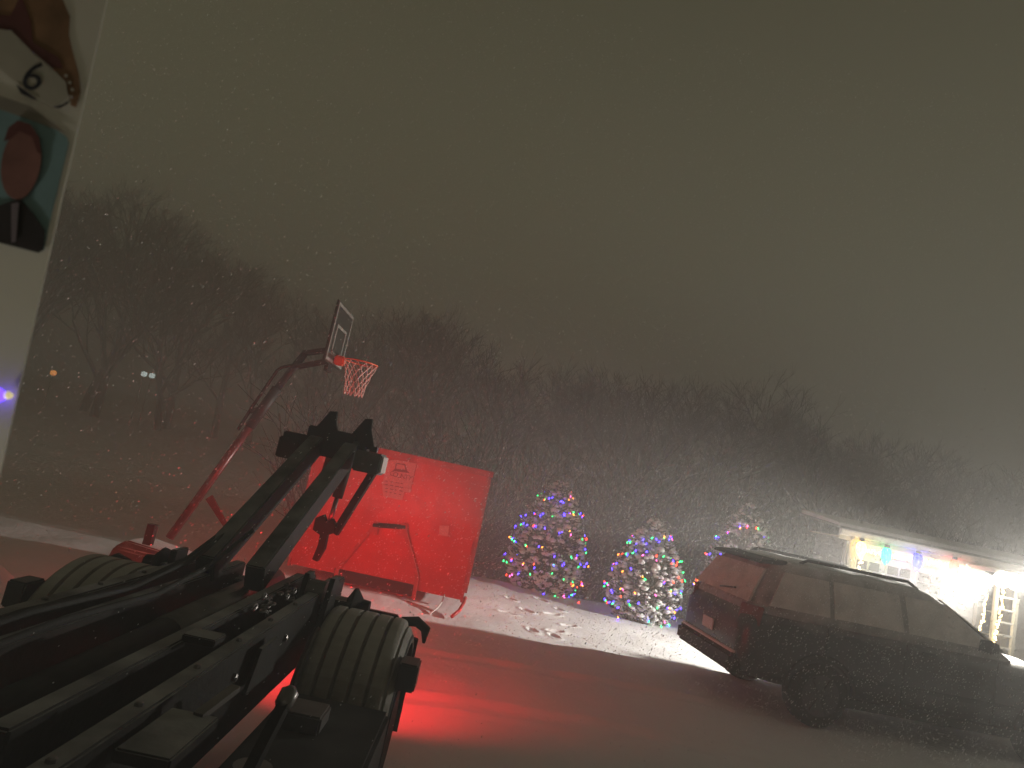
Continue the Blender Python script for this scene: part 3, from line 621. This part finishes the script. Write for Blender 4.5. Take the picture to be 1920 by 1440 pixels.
# ------------------------------------------------------------------ parked SUV
CY0, YAW = 8.45, math.radians(6.0)
suv = thing('parked_car', 'black sport utility car parked with snow on its roof and frosted windows', 'car', (3.30, CY0 + 0.95, 0), YAW)
def superell(hw, z0, z1, n=28, e=4.5):
    out = []; zc, hh = (z0 + z1) / 2, (z1 - z0) / 2
    for k in range(n):
        a = 2 * math.pi * (k + 0.5) / n; c, s_ = math.cos(a), math.sin(a)
        out.append((math.copysign(abs(c) ** (2 / e), c) * hw, zc + math.copysign(abs(s_) ** (2 / e), s_) * hh))
    return out
ST = [(-0.06, .76, .50, 1.00), (-0.02, .88, .42, 1.16), (.10, .95, .38, 1.24), (.45, .985, .34, 1.27), (1.2, 1.0, .30, 1.27), (2.5, 1.0, .30, 1.25), (3.4, .99, .30, 1.23), (4.0, .97, .32, 1.18), (4.6, .92, .34, 1.10), (4.95, .84, .38, 1.00), (5.08, .70, .46, .86)]
body = MB().loft([[(x, p[0], p[1]) for p in superell(hw, z0, z1)] for x, hw, z0, z1 in ST]).build('body', 'car_black', suv, smooth=True)
def rrect(x0, x1, hw, z, n=40, e=7.0):
    out = []; xc, hx = (x0 + x1) / 2, (x1 - x0) / 2
    for k in range(n):
        a = 2 * math.pi * (k + .5) / n; c, s_ = math.cos(a), math.sin(a)
        out.append((xc + math.copysign(abs(c) ** (2 / e), c) * hx, math.copysign(abs(s_) ** (2 / e), s_) * hw, z))
    return out
CB = [(1.18, -.02, 3.75, .955), (1.30, .03, 3.52, .94), (1.50, .13, 3.16, .885), (1.70, .24, 2.82, .82), (1.80, .33, 2.60, .78), (1.85, .50, 2.40, .70)]
cabin = MB().loft([rrect(a, b, c, z) for z, a, b, c in CB]).build('cabin', 'car_cabin', suv, smooth=True)
def lerp_cb(z):
    for (z0, a0, b0, c0), (z1, a1, b1, c1) in zip(CB, CB[1:]):
        if z0 <= z <= z1:
            t = (z - z0) / (z1 - z0); return a0 + (a1 - a0) * t, b0 + (b1 - b0) * t, c0 + (c1 - c0) * t
def side_win(x00, x01, x10, x11, z0, z1, sg):
    h0, h1 = lerp_cb(z0)[2] + .008, lerp_cb(z1)[2] + .008
    hm = lerp_cb((z0 + z1) / 2)[2] + .008; zm = (z0 + z1) / 2
    P = [(x00, h0, z0), (x01, h0, z0), ((x01 + x11) / 2, hm, zm), (x11, h1, z1), (x10, h1, z1), ((x00 + x10) / 2, hm, zm)]
    return MB().prism([(x, y * sg, z) for x, y, z in P], (0, -0.02 * sg, 0)).build('side_window', 'frosted_glass', suv)
for sg in (1, -1):
    side_win(.22, 1.02, .42, 1.02, 1.29, 1.71, sg); side_win(1.08, 2.02, 1.08, 1.98, 1.29, 1.72, sg); side_win(2.09, 3.20, 2.06, 2.66, 1.29, 1.72, sg)
def end_win(z0, z1, w0, w1, rear, name):
    f = (lambda z: lerp_cb(z)[0] - .008) if rear else (lambda z: lerp_cb(z)[1] + .008)
    zs = [z0 + (z1 - z0) * i / 3 for i in range(4)]; L = [(f(z), w0 + (w1 - w0) * i / 3, z) for i, z in enumerate(zs)]
    P = [(x, -w, z) for x, w, z in L] + [(x, w, z) for x, w, z in reversed(L)]
    return MB().prism(P, (0.03 if rear else -0.03, 0, 0)).build(name, 'frosted_glass', suv)
rw = end_win(1.28, 1.70, .80, .68, True, 'rear_window'); end_win(1.26, 1.76, .82, .66, False, 'windshield')
MB().bar((-.012, -.05, 1.33), (.02, -.42, 1.38), .02, .02).build('wiper', 'car_trim', rw)
MB().quadbox([(.14, -.70, 1.755), (.48, -.74, 1.79), (.48, .74, 1.79), (.14, .70, 1.755), (.17, -.68, 1.80), (.52, -.70, 1.845), (.52, .70, 1.845), (.17, .68, 1.80)]).build('roof_spoiler', 'car_trim', suv, bevel=0.012)
for sg in (1, -1):
    MB().tube([(.7, .66 * sg, 1.85), (.8, .66 * sg, 1.905), (2.2, .66 * sg, 1.905), (2.35, .66 * sg, 1.84)], 0.02, 8).build('roof_rail', 'car_trim', suv, smooth=True)
    MB().quadbox([(-.045, sg * .70, 1.02), (.12, sg * .962, 1.02), (.14, sg * .94, 1.02), (.0, sg * .68, 1.02), (-.03, sg * .72, 1.25), (.16, sg * .958, 1.25), (.18, sg * .92, 1.25), (.02, sg * .70, 1.25)]).build('tail_light', 'car_tail', suv, bevel=0.01)
    MB().box(4.88, 5.0, .50 * sg - .16, .50 * sg + .16, .78, .92).build('headlight', 'frosted_glass', suv, bevel=0.02)
    mr = MB().loft([[(3.02, sg * y, z) for y, z in ((.97, 1.26), (1.16, 1.26), (1.18, 1.33), (1.16, 1.42), (.99, 1.40))], [(3.16, sg * y, z) for y, z in ((.98, 1.28), (1.12, 1.28), (1.14, 1.33), (1.12, 1.39), (1.0, 1.38))]]).build('mirror', 'car_black', suv, smooth=False)
    for xa, xb in ((.98, 1.05), (2.03, 2.06), (3.28, 3.31)):
        MB().box(xa, xa + .012, sg * 1.0 - .004, sg * 1.0 + .004, .42, 1.16).build('door_seam', 'car_trim', suv)
    for x in (1.20, 2.24):
        MB().bar((x, sg * 1.012, 1.10), (x + .20, sg * 1.012, 1.10), .03, .03).build('door_handle', 'car_trim', suv, bevel=0.006)
    MB().box(1.25, 3.75, sg * .97 - .06, sg * .97 + .05, .30, .40).build('running_board', 'car_trim', suv, bevel=0.01)
    MB().box(1.0, 3.6, sg * 1.0 - .006, sg * 1.0 + .007, .62, .67).build('side_moulding', 'chrome' if False else 'car_trim', suv)
    for xw in (.98, 4.08):
        w = MB().rev((xw, sg * 1.02, .38), (0, -sg, 0), [(0, .24), (0, .33), (.02, .365), (.04, .38), (.20, .38), (.24, .34), (.24, .24)], 32).build('wheel', 'rubber', suv)
        MB().rev((xw, sg * 1.028, .38), (0, -sg, 0), [(0, .24), (.015, .225), (.05, .20), (.05, .06), (.0, .05), (-.005, .03)], 24).build('rim', 'car_rim', w)
        for k in range(6):
            a = k * math.pi / 3; MB().bar((xw + .05 * math.cos(a), sg * 1.03, .38 + .05 * math.sin(a)), (xw + .22 * math.cos(a), sg * 1.03, .38 + .22 * math.sin(a)), .04, .02, up=(0, 1, 0)).build('spoke', 'car_rim', w)
        MB().tube([(xw + .44 * math.cos(a), sg * (1.0 if xw < 2 else .985), .40 + .42 * math.sin(a)) for a in [math.pi * i / 16 for i in range(17)]], .035, 8).build('wheel_arch', 'car_trim', suv, smooth=True)
MB().box(-.13, .06, -.86, .86, .42, .64).build('rear_bumper', 'car_trim', suv, bevel=0.04)
MB().box(4.98, 5.12, -.74, .74, .42, .60).build('front_bumper', 'car_trim', suv, bevel=0.04)
MB().box(5.03, 5.07, -.42, .42, .66, .86).build('grille', 'car_trim', suv, bevel=0.01)
MB().box(-.085, -.07, -.16, .16, .76, .90).build('licence_plate', 'plate', suv)
def snow_slab(z, x0, x1, hw, th, seed, zf=None):
    b = MB(); r = random.Random(seed); nx_, ny_ = 30, 14
    for j in range(ny_ + 1):
        for i in range(nx_ + 1):
            u, v = i / nx_, j / ny_; e = min(1, 7 * min(u, 1 - u)) * min(1, 5 * min(v, 1 - v))
            x = x0 + (x1 - x0) * u; y = -hw + 2 * hw * v
            b.v.append((x, y, (zf(x, y) if zf else z) + th * e ** .5 * (0.75 + 0.5 * noise.noise((x * 3, y * 3, seed)))))
    b.f = [(j * (nx_ + 1) + i, j * (nx_ + 1) + i + 1, (j + 1) * (nx_ + 1) + i + 1, (j + 1) * (nx_ + 1) + i) for j in range(ny_) for i in range(nx_)]
    return b
snow_slab(1.842, .56, 2.42, .70, .06, 3).build('roof_snow', 'snow_fluff', suv, smooth=True)
def hood_z(x, y):
    for (xa, _, _, za), (xb, _, _, zb) in zip(ST, ST[1:]):
        if xa <= x <= xb: return za + (zb - za) * (x - xa) / (xb - xa) - 0.02 - 0.05 * (abs(y) / .85) ** 4
    return 1.0
snow_slab(0, 3.72, 4.9, .80, .06, 4, hood_z).build('hood_snow', 'snow_fluff', suv, smooth=True)
MB().loft([[(-.10 + dx, y, z) for dx, z in ((0, .645), (.10, .645), (.08, .675), (.02, .67))] for y in [-.8 + i * .2 for i in range(9)]]).build('bumper_snow', 'snow_fluff', suv, smooth=True)

# ------------------------------------------------------------------ garage
GY = 12.5
gar = thing('garage', 'white garage with panelled door and cream eave behind the parked car', 'garage', (9.6, GY, 0))
GX0, GX1 = 6.55, 16.0
DXa, DXb = 6.72, 9.02                            # door opening
EZ = 2.36
def slats(x0, x1, z0, z1, y0, y1, axis_, m, name='siding_board', step=0.2):
    z = z0; k = 0
    while z < z1 - 0.01:
        zt = min(z1, z + step)
        b = MB().quadbox([(x0, y0 - .014, z), (x1, y0 - .014, z), (x1, y1, z), (x0, y1, z), (x0, y0, zt - .002), (x1, y0, zt - .002), (x1, y1, zt - .002), (x0, y1, zt - .002)]) if axis_ == 'y' else \
            MB().quadbox([(x0 - .014, y0, z), (x1, y0, z), (x1, y1, z), (x0 - .014, y1, z), (x0, y0, zt - .002), (x1, y0, zt - .002), (x1, y1, zt - .002), (x0, y1, zt - .002)])
        wpart(b, name, m, gar); z = zt
slats(9.62, 13.0, 0, EZ, GY, GY + .1, 'y', 'siding')
wpart(MB().box(13.0, GX1, GY, GY + .1, 0, EZ), 'wall', 'siding', gar)
slats(GX0, GX0 + .1, 0, EZ, GY + .102, GY + 1.2, 'x', 'siding_side')
wpart(MB().box(GX0 + .1, GX1, GY + 1.1, GY + 1.2, 0, EZ), 'rear_wall', 'siding_side', gar)
wpart(MB().box(GX0, DXa - .12, GY, GY + .1, 0, EZ), 'wall', 'siding', gar)
wpart(MB().box(DXa - .12, 9.14, GY + .02, GY + .1, 2.17, EZ), 'header', 'white_paint', gar)
for x in (DXa - .13, DXb): wpart(MB().box(x, x + .13, GY - .03, GY + .06, 0, 2.17), 'door_trim', 'cream_trim', gar)
door = wpart(MB().box(DXa, DXb, GY + .062, GY + .1, 0, 2.165), 'garage_door', 'white_paint', gar)
for rrow in range(4):
    for c in range(4):
        w_ = (DXb - DXa) / 4; x0 = DXa + c * w_ + .05; x1 = DXa + (c + 1) * w_ - .05; z0 = .04 + rrow * .535; z1 = z0 + .48
        if rrow == 3:
            fr_ = wpart(MB().box(x0, x1, GY + .045, GY + .061, z0 + .04, z1 - .04), 'door_window', 'white_paint', door)
            for i in range(2):
                for j in range(2):
                    a = x0 + .03 + i * ((x1 - x0) / 2 - .01); b = a + (x1 - x0) / 2 - .05; zz = z0 + .07 + j * .175
                    o_ = wpart(MB().box(a, b, GY + .036, GY + .044, zz, zz + .145), 'pane', 'dark_pane', door)
        else:
            wpart(MB().box(x0, x1, GY + .045, GY + .061, z0, z1), 'door_panel', 'white_paint', door, bevel=0.008)
# recessed entry beside the door
wpart(MB().box(9.15, 9.50, GY + .07, GY + .1, 0, EZ), 'entry_panel', 'dark_pane', gar)
for z in (0.4, 0.8, 1.2, 1.6, 2.0): wpart(MB().box(9.155, 9.495, GY + .05, GY + .069, z, z + .03), 'panel_rail', 'cream_trim', gar)
wpart(MB().box(9.50, 9.61, GY - .04, GY + .1, 0, EZ), 'corner_board', 'cream_trim', gar)
# eave
wpart(MB().box(GX0 - .10, GX1, GY - .30, GY + 1.3, EZ + .002, EZ + .03), 'soffit', 'cream_trim', gar)
wpart(MB().box(GX0 - .32, GX1, GY - .34, GY - .302, EZ - .03, EZ + .15), 'fascia', 'cream_trim', gar)
gt = wpart(MB().prism([(GX0 - .34, GY - .345, EZ + .04), (GX0 - .34, GY - .40, EZ + .06), (GX0 - .34, GY - .44, EZ + .13), (GX0 - .34, GY - .44, EZ + .15), (GX0 - .34, GY - .345, EZ + .15)], (GX1 - GX0, 0, 0)), 'gutter', 'white_paint', gar)
roof = wpart(MB().prism([(GX0 - .34, GY - .36, EZ + .152), (GX0 - .34, GY + 1.35, EZ + .30), (GX0 - .34, GY + 1.35, EZ + .34), (GX0 - .34, GY - .36, EZ + .19)], (GX1 - GX0 + .3, 0, 0)), 'roof', 'siding_side', gar)
wpart(MB().prism([(GX0 - .33, GY - .34, EZ + .192), (GX0 - .33, GY + 1.3, EZ + .342), (GX0 - .33, GY + 1.25, EZ + .42), (GX0 - .33, GY - .28, EZ + .25)], (GX1 - GX0 + .28, 0, 0)), 'roof_snow', 'snow_fluff', roof, bevel=0.015)
wpart(MB().tube([(GX0 - .1, GY - .37, EZ + .05), (GX0 - .05, GY - .2, EZ - .08), (GX0 + .05, GY - .06, EZ - .2), (GX0 + .05, GY - .06, .1)], .04, 10), 'downpipe', 'cream_trim', gar, smooth=True)

# wreath beside the lamp
wrt = thing('wreath', 'twiggy wreath hung on the garage front beside the lattice column', 'wreath', (9.02, GY - .06, 1.95))
wb_ = MB(); r = random.Random(5)
for i in range(260):
    a = r.random() * 6.283; R = .17 + r.uniform(-.05, .05)
    c = Vector((math.cos(a) * R, r.uniform(-.04, .02), math.sin(a) * R)); d = Vector((r.uniform(-1, 1), r.uniform(-.6, .1), r.uniform(-1, 1))).normalized() * r.uniform(.05, .10)
    wb_.tube([c, c + d], [.006, .003], 4, False)
wb_.build('twigs', 'wreath', wrt)
MB().tube([(.17 * math.cos(a), 0, .17 * math.sin(a)) for a in [i * 2 * math.pi / 24 for i in range(25)]], .018, 6, False).build('hoop', 'wreath', wrt)

# lattice porch column with the floodlight on it
PY = 11.28
post = thing('porch_column', 'pale lattice porch column wound with warm white lights', 'column', (8.62, PY, 0))
for x in (-.17, .17): MB().box(x - .03, x + .03, -.03, .03, 0, 2.30).build('upright', 'cream_trim', post, bevel=0.004)
for k in range(11):
    MB().box(-.139, .139, -.012, .012, .12 + k * .2, .15 + k * .2).build('rung', 'white_paint', post)
MB().box(-.26, .26, -.05, .05, 2.302, 2.35).build('cap_board', 'cream_trim', post)
MB().box(-.05, .05, .052, GY - .345 - PY, 2.30, 2.36).build('tie_beam', 'cream_trim', post)
fl_ = thing('floodlight', 'blazing white floodlight on top of the porch column', 'floodlight', (FLOOD.x, FLOOD.y, FLOOD.z))
MB().box(-.10, .14, .028, .05, -.05, .06).build('mount', 'white_paint', fl_)
for sx, az in ((-.13, 24), (.13, 60)):
    q = Matrix.Translation((sx, -.08, .0)) @ Matrix.Rotation(math.radians(-az), 4, 'Z') @ Matrix.Rotation(math.radians(14), 4, 'X')
    h = MB().rev((0, .06, 0), (0, -1, 0), [(0, .05), (.03, .10), (.10, .135), (.12, .14)], 20).build('lamp_head', 'white_paint', fl_, smooth=False); h.data.transform(q)
    l_ = MB().rev((0, -.062, 0), (0, -1, 0), [(0, .125), (.02, .12), (.045, .09), (.06, .04)], 20).build('lens', 'flood_lens', h, smooth=True); l_.data.transform(q)
ld = bpy.data.lights.new('flood_lamp', 'SPOT'); ld.energy = FLOOD_POWER; ld.color = (1.0, 0.95, 0.84); ld.shadow_soft_size = 0.07; ld.spot_size = math.radians(84); ld.spot_blend = 0.85
lo = bpy.data.objects.new('flood_lamp', ld); COL.objects.link(lo); lo.location = FLOOD + Vector((-.32, -.16, -.02))
lo.rotation_euler = Vector((-0.93, -0.14, -0.39)).to_track_quat('-Z', 'Y').to_euler()
ld = bpy.data.lights.new('flood_lamp', 'SPOT'); ld.energy = FLOOD_POWER * 0.23; ld.color = (1.0, 0.95, 0.84); ld.shadow_soft_size = 0.07; ld.spot_size = math.radians(130); ld.spot_blend = 1.0
lo = bpy.data.objects.new('flood_lamp', ld); COL.objects.link(lo); lo.location = FLOOD + Vector((.0, -.34, 0))
lo.rotation_euler = Vector((-0.45, -0.85, 0.05)).to_track_quat('-Z', 'Y').to_euler()
ld = bpy.data.lights.new('flood_spill', 'POINT'); ld.energy = FLOOD_POWER * 0.008; ld.color = (1.0, 0.95, 0.84); ld.shadow_soft_size = 0.12
lo = bpy.data.objects.new('flood_spill', ld); COL.objects.link(lo); lo.location = FLOOD + Vector((-.10, -.34, 0))

# giant novelty bulbs along the eave
for nm, px, py, word in (('yellow', 1615, 1025, 'glowing yellow'), ('green', 1662, 1037, 'green'), ('blue', 1721, 1049, 'deep blue'), ('red', 1789, 1060, 'red')):
    c = atY(px, py, GY - .40)
    g = thing('giant_bulb', 'oversized %s bulb hung from the garage eave' % word, 'bulb', c, 0, 'giant bulbs along the eave')
    MB().rev((0, 0, -.16), (0, 0, 1), [(-.05, .008), (-.01, .045), (.07, .082), (.15, .09), (.22, .07), (.25, .045)], 16).build('glass', 'giant_' + nm, g, smooth=True)
    MB().rev((0, 0, .091), (0, 0, 1), [(0, .042), (.05, .042), (.055, .03)], 12).build('socket', 'lamp_black', g)
    MB().tube([(0, 0, .14), (0, .03, max(.16, EZ + .05 - c.z))], .004, 5).build('hanger', 'wire_white', g)
# warm mini lights
def warm(name_label, path, n, jit):
    s = thing('light_string', name_label, 'light string', path[0], 0, 'warm white light strings on the garage'); r = random.Random(len(name_label))
    P0 = Vector(path[0]); L = [(Vector(b) - Vector(a)).length for a, b in zip(path, path[1:])]; tot = sum(L); pts = []
    for i in range(n):
        d = tot * i / (n - 1); k = 0
        while k < len(L) - 1 and d > L[k]: d -= L[k]; k += 1
        p = Vector(path[k]).lerp(Vector(path[k + 1]), min(1, d / L[k])) + Vector((r.uniform(-jit, jit), r.uniform(-.01, .01), r.uniform(-jit, jit))); pts.append(p - P0)
    MB().tube(pts, .003, 4).build('wire', 'wire_white', s)
    for p in pts:
        b = link('bulb', BULB['warm'], s); b.location = p; b.rotation_euler = (r.uniform(-1, 1), r.uniform(-1, 1), 0)
yg = GY - .08
Q = lambda x, y: atY(x, y, yg)
warm('warm white lights swagged under the garage eave', [Q(1612, 1066), Q(1618, 1032), Q(1660, 1040), Q(1720, 1050), Q(1775, 1058), Q(1820, 1068)], 92, .03)
Q = lambda x, y: atY(x, y, PY - .045)
warm('warm white lights down the porch column side towards the wreath', [Q(1851, 1098), Q(1845, 1150), Q(1828, 1215)], 34, .02)
warm('warm white lights down the porch column side away from the wreath', [Q(1884, 1095), Q(1876, 1150), Q(1857, 1228)], 38, .02)
warm('warm white lights along the wall past the floodlight', [atY(1899, 1072, yg), atY(1921, 1086, yg), atY(1990, 1110, yg)], 14, .02)

# ------------------------------------------------------------------ bare trees
def bare_tree(seed, h, spread=0.5, depth=5, dens=3, droop=0.0):
    r = random.Random(seed); tr = MB(); cr = MB()
    def grow(p, d, L, rad, lev):
        n = 3 if lev < 2 else 2; pts = [p]; q = p; dd = d
        for i in range(n):
            dd = (dd + Vector((r.uniform(-.16, .16), r.uniform(-.16, .16), r.uniform(-.04, .12) - droop))).normalized(); q = q + dd * (L / n); pts.append(q)
        rr = [rad * (1 - .45 * i / n) for i in range(n + 1)]
        (tr if lev == 0 else cr).tube(pts, rr, 7 if lev == 0 else (4 if lev == 1 else 3), False)
        if lev >= depth: return
        nc = dens + (1 if r.random() < .5 else 0) + (2 if lev == 0 else 0)
        for i in range(nc):
            t = r.uniform(.35, 1.0) if lev else r.uniform(.28, 1.0)
            k = min(n - 1, int(t * n)); pp = pts[k].lerp(pts[k + 1], t * n - k)
            ax = Vector((r.uniform(-1, 1), r.uniform(-1, 1), r.uniform(-.3, .6))).normalized()
            nd = (dd * (1 - spread * .55) + ax * spread * r.uniform(.8, 1.5)).normalized()
            grow(pp, nd, L * r.uniform(.52, .74) * (1 if lev else .8), max(.006, rad * .5), lev + 1)
    grow(Vector((0, 0, -.2)), Vector((0, 0, 1)), h * .55, h * .016 + .03, 0)
    s = h / max(v[2] for v in cr.v)
    for b in (tr, cr): b.v = [(x * s, y * s, z * s) for x, y, z in b.v]
    return tr.mesh('trunk', 'bark', True), cr.mesh('crown', 'twig')
TREE = [bare_tree(s, 8.0, sp_, 5, dn) for s, sp_, dn in ((1, .5, 3), (2, .42, 3), (3, .58, 4), (4, .46, 4))]
def put_tree(x, y, h, v, rz, label, grp):
    t = thing('bare_tree', label, 'tree', (x, y, ground_z(x, y)), rz, grp); s = h / 8.0; t.scale = (s, s, s)
    link('trunk', TREE[v][0], t); link('crown', TREE[v][1], t)
r = random.Random(21)
L1, G1 = 'bare snow-dusted tree in the wood behind the shrubs', 'trees of the wood behind the lawn'
for i in range(46):
    x = -4.5 + i * 0.66 + r.uniform(-.5, .5); y = r.choice((20, 22, 25, 28, 31)) + r.uniform(-1, 1)
    px = x / y
    h = (6.9 + r.uniform(-.8, .9)) * (y / 22) ** .8 + 1.6
    if abs(px - .30) < .05: h *= 1.18
    put_tree(x * y / 21 * 1.45, y * 1.45, h * 1.14, r.randrange(4), r.random() * 6.28, L1, G1)
L2, G2 = 'large bare tree dim in the snowfall across the field', 'far trees across the field'
for x, y, h in ((-27, 37, 16), (-24, 40, 17), (-21.5, 37, 15.5), (-30, 40, 16), (-19, 40, 14.5), (-17.0, 42, 13.5), (-14.5, 41, 11.5), (-12.2, 42, 10.5), (-33, 38, 15), (-10.2, 40, 9.5), (-8.0, 38, 9.0), (-25.5, 35, 14.5), (-18, 37, 12.5), (-6.0, 34, 9)):
    put_tree(x * 1.4, y * 1.4, h * 1.22, 2 + r.randrange(2), r.random() * 6.28, L2, G2)
# brush
def bush(seed):
    r = random.Random(seed); b = MB()
    for i in range(34):
        a = r.random() * 6.283; p = Vector((math.cos(a) * r.uniform(0, .35), math.sin(a) * r.uniform(0, .35), -.1)); d = Vector((math.cos(a) * r.uniform(.1, .7), math.sin(a) * r.uniform(.1, .7), 1)).normalized()
        q = p + d * r.uniform(.5, .8); e = q + (d + Vector((r.uniform(-.4, .4), r.uniform(-.4, .4), .1))).normalized() * r.uniform(.4, .9)
        b.tube([p, q, e], [.014, .010, .004], 3, False)
        for k in range(7):
            s0 = p.lerp(q, r.random()) if r.random() < .4 else q.lerp(e, r.random())
            dd = (d + Vector((r.uniform(-1, 1), r.uniform(-1, 1), r.uniform(-.4, .6)))).normalized()
            m_ = s0 + dd * r.uniform(.2, .45); b.tube([s0, m_], [.007, .003], 3, False)
            for w in range(2): b.tube([m_.lerp(s0, r.random() * .6), m_ + Vector((r.uniform(-.25, .25), r.uniform(-.25, .25), r.uniform(-.05, .3)))], [.004, .0025], 3, False)
    return b.mesh('stems', 'twig')
BUSH = [bush(s) for s in (31, 32, 33)]
for i in range(46):
    row = i % 2
    x = -3.4 + (i // 2) * 0.72 + r.uniform(-.3, .3); y = 16.4 + row * 1.9 + r.uniform(-.5, .5)
    b = thing('bush', 'bare twiggy bush in the thicket behind the lit shrubs', 'bush', (x, y, ground_z(x, y)), r.random() * 6.28, 'bushes of the thicket'); s = r.uniform(1.7, 2.5); b.scale = (s, s, s)
    link('stems', BUSH[i % 3], b)

# ------------------------------------------------------------------ far lamps across the field
for px, py, m, lab in ((100, 700, 'far_orange', 'dim orange lamp far across the field'), (270, 702, 'far_white', 'dim white lamp far across the field, one of a close pair'), (285, 705, 'far_white', 'dim white lamp far across the field, one of a close pair')):
    p = atY(px, py, 50.0)
    t = thing('yard_lamp', lab, 'lamp', (p.x, p.y, ground_z(p.x, p.y)), 0, 'far lamps across the field'); hgt = p.z - t.location.z
    MB().tube([(0, 0, 0), (0, 0, hgt - .1)], .03, 8).build('post', 'lamp_black', t)
    MB().rev((0, 0, hgt - .16), (0, 0, 1), [(0, .08), (.06, .20), (.30, .21), (.38, .05)], 12).build('lamp_globe', m, t, smooth=True)

# ------------------------------------------------------------------ falling snow
fv_, ff_ = [], []; r = random.Random(99)
WIND = Vector((-.55, -.1, -.83))                # flakes are clumps, longest along the way they drift
wx = WIND.orthogonal().normalized(); wy = WIND.cross(wx)
def flake(p, s):
    o = len(fv_); a = r.random() * 6.28; u = (wx * math.cos(a) + wy * math.sin(a)) * s; v = (wy * math.cos(a) - wx * math.sin(a)) * s; w = WIND * s * r.uniform(1.4, 3.2)
    fv_.extend([tuple(p + u - v * .4), tuple(p - u - v * .4), tuple(p + v), tuple(p + w), tuple(p - w)])
    ff_.extend([(o, o + 1, o + 3), (o + 1, o + 2, o + 3), (o + 2, o, o + 3), (o + 1, o, o + 4), (o + 2, o + 1, o + 4), (o, o + 2, o + 4)])
for i in range(120000):
    y = 1.6 + 24 * r.random() ** .6; x = y * r.uniform(-.85, .95); z = 2.1 + y * r.uniform(-.45, .75)
    if z < .1: continue
    flake(Vector((x, y, z)), r.uniform(.0016, .0046) * (.35 if y < 3 else .7 if y < 5 else 1))
for i in range(60000):                           # denser gusts round the lamp and over the car
    x = r.gauss(5.2, 3.2); y = r.uniform(5.5, 15); z = abs(r.gauss(0, 2.6)) + .15
    if (3.2 < x < 8.6 and 8.3 < y < 11 and z < 2): continue
    flake(Vector((x, y, z)), r.uniform(.0016, .0046))
fk = MB(); fk.v, fk.f = fv_, ff_
fm = bpy.data.meshes.new('falling_snow'); fm.from_pydata(fk.v, [], fk.f); fm.update(); fm.materials.append(M['flake'])
tag(link('falling_snow', fm), 'fine snowflakes falling through the whole yard', 'snowfall', kind='stuff')

# ------------------------------------------------------------------ haze
hm = bpy.data.materials.new('haze'); hm.use_nodes = True; hn = hm.node_tree.nodes; hn.clear()
ho = hn.new('ShaderNodeOutputMaterial'); pv = hn.new('ShaderNodeVolumePrincipled')
pv.inputs['Color'].default_value = (0.93, 0.93, 0.94, 1); pv.inputs['Density'].default_value = HAZE; pv.inputs['Anisotropy'].default_value = 0.25
hm.node_tree.links.new(pv.outputs[0], ho.inputs['Volume']); M['haze'] = hm
hb = MB().box(-480, 480, -90, 530, -3.2, 26.0).build('haze', 'haze')
tag(hb, 'snow-filled night air hanging over the yard', 'haze', kind='stuff')
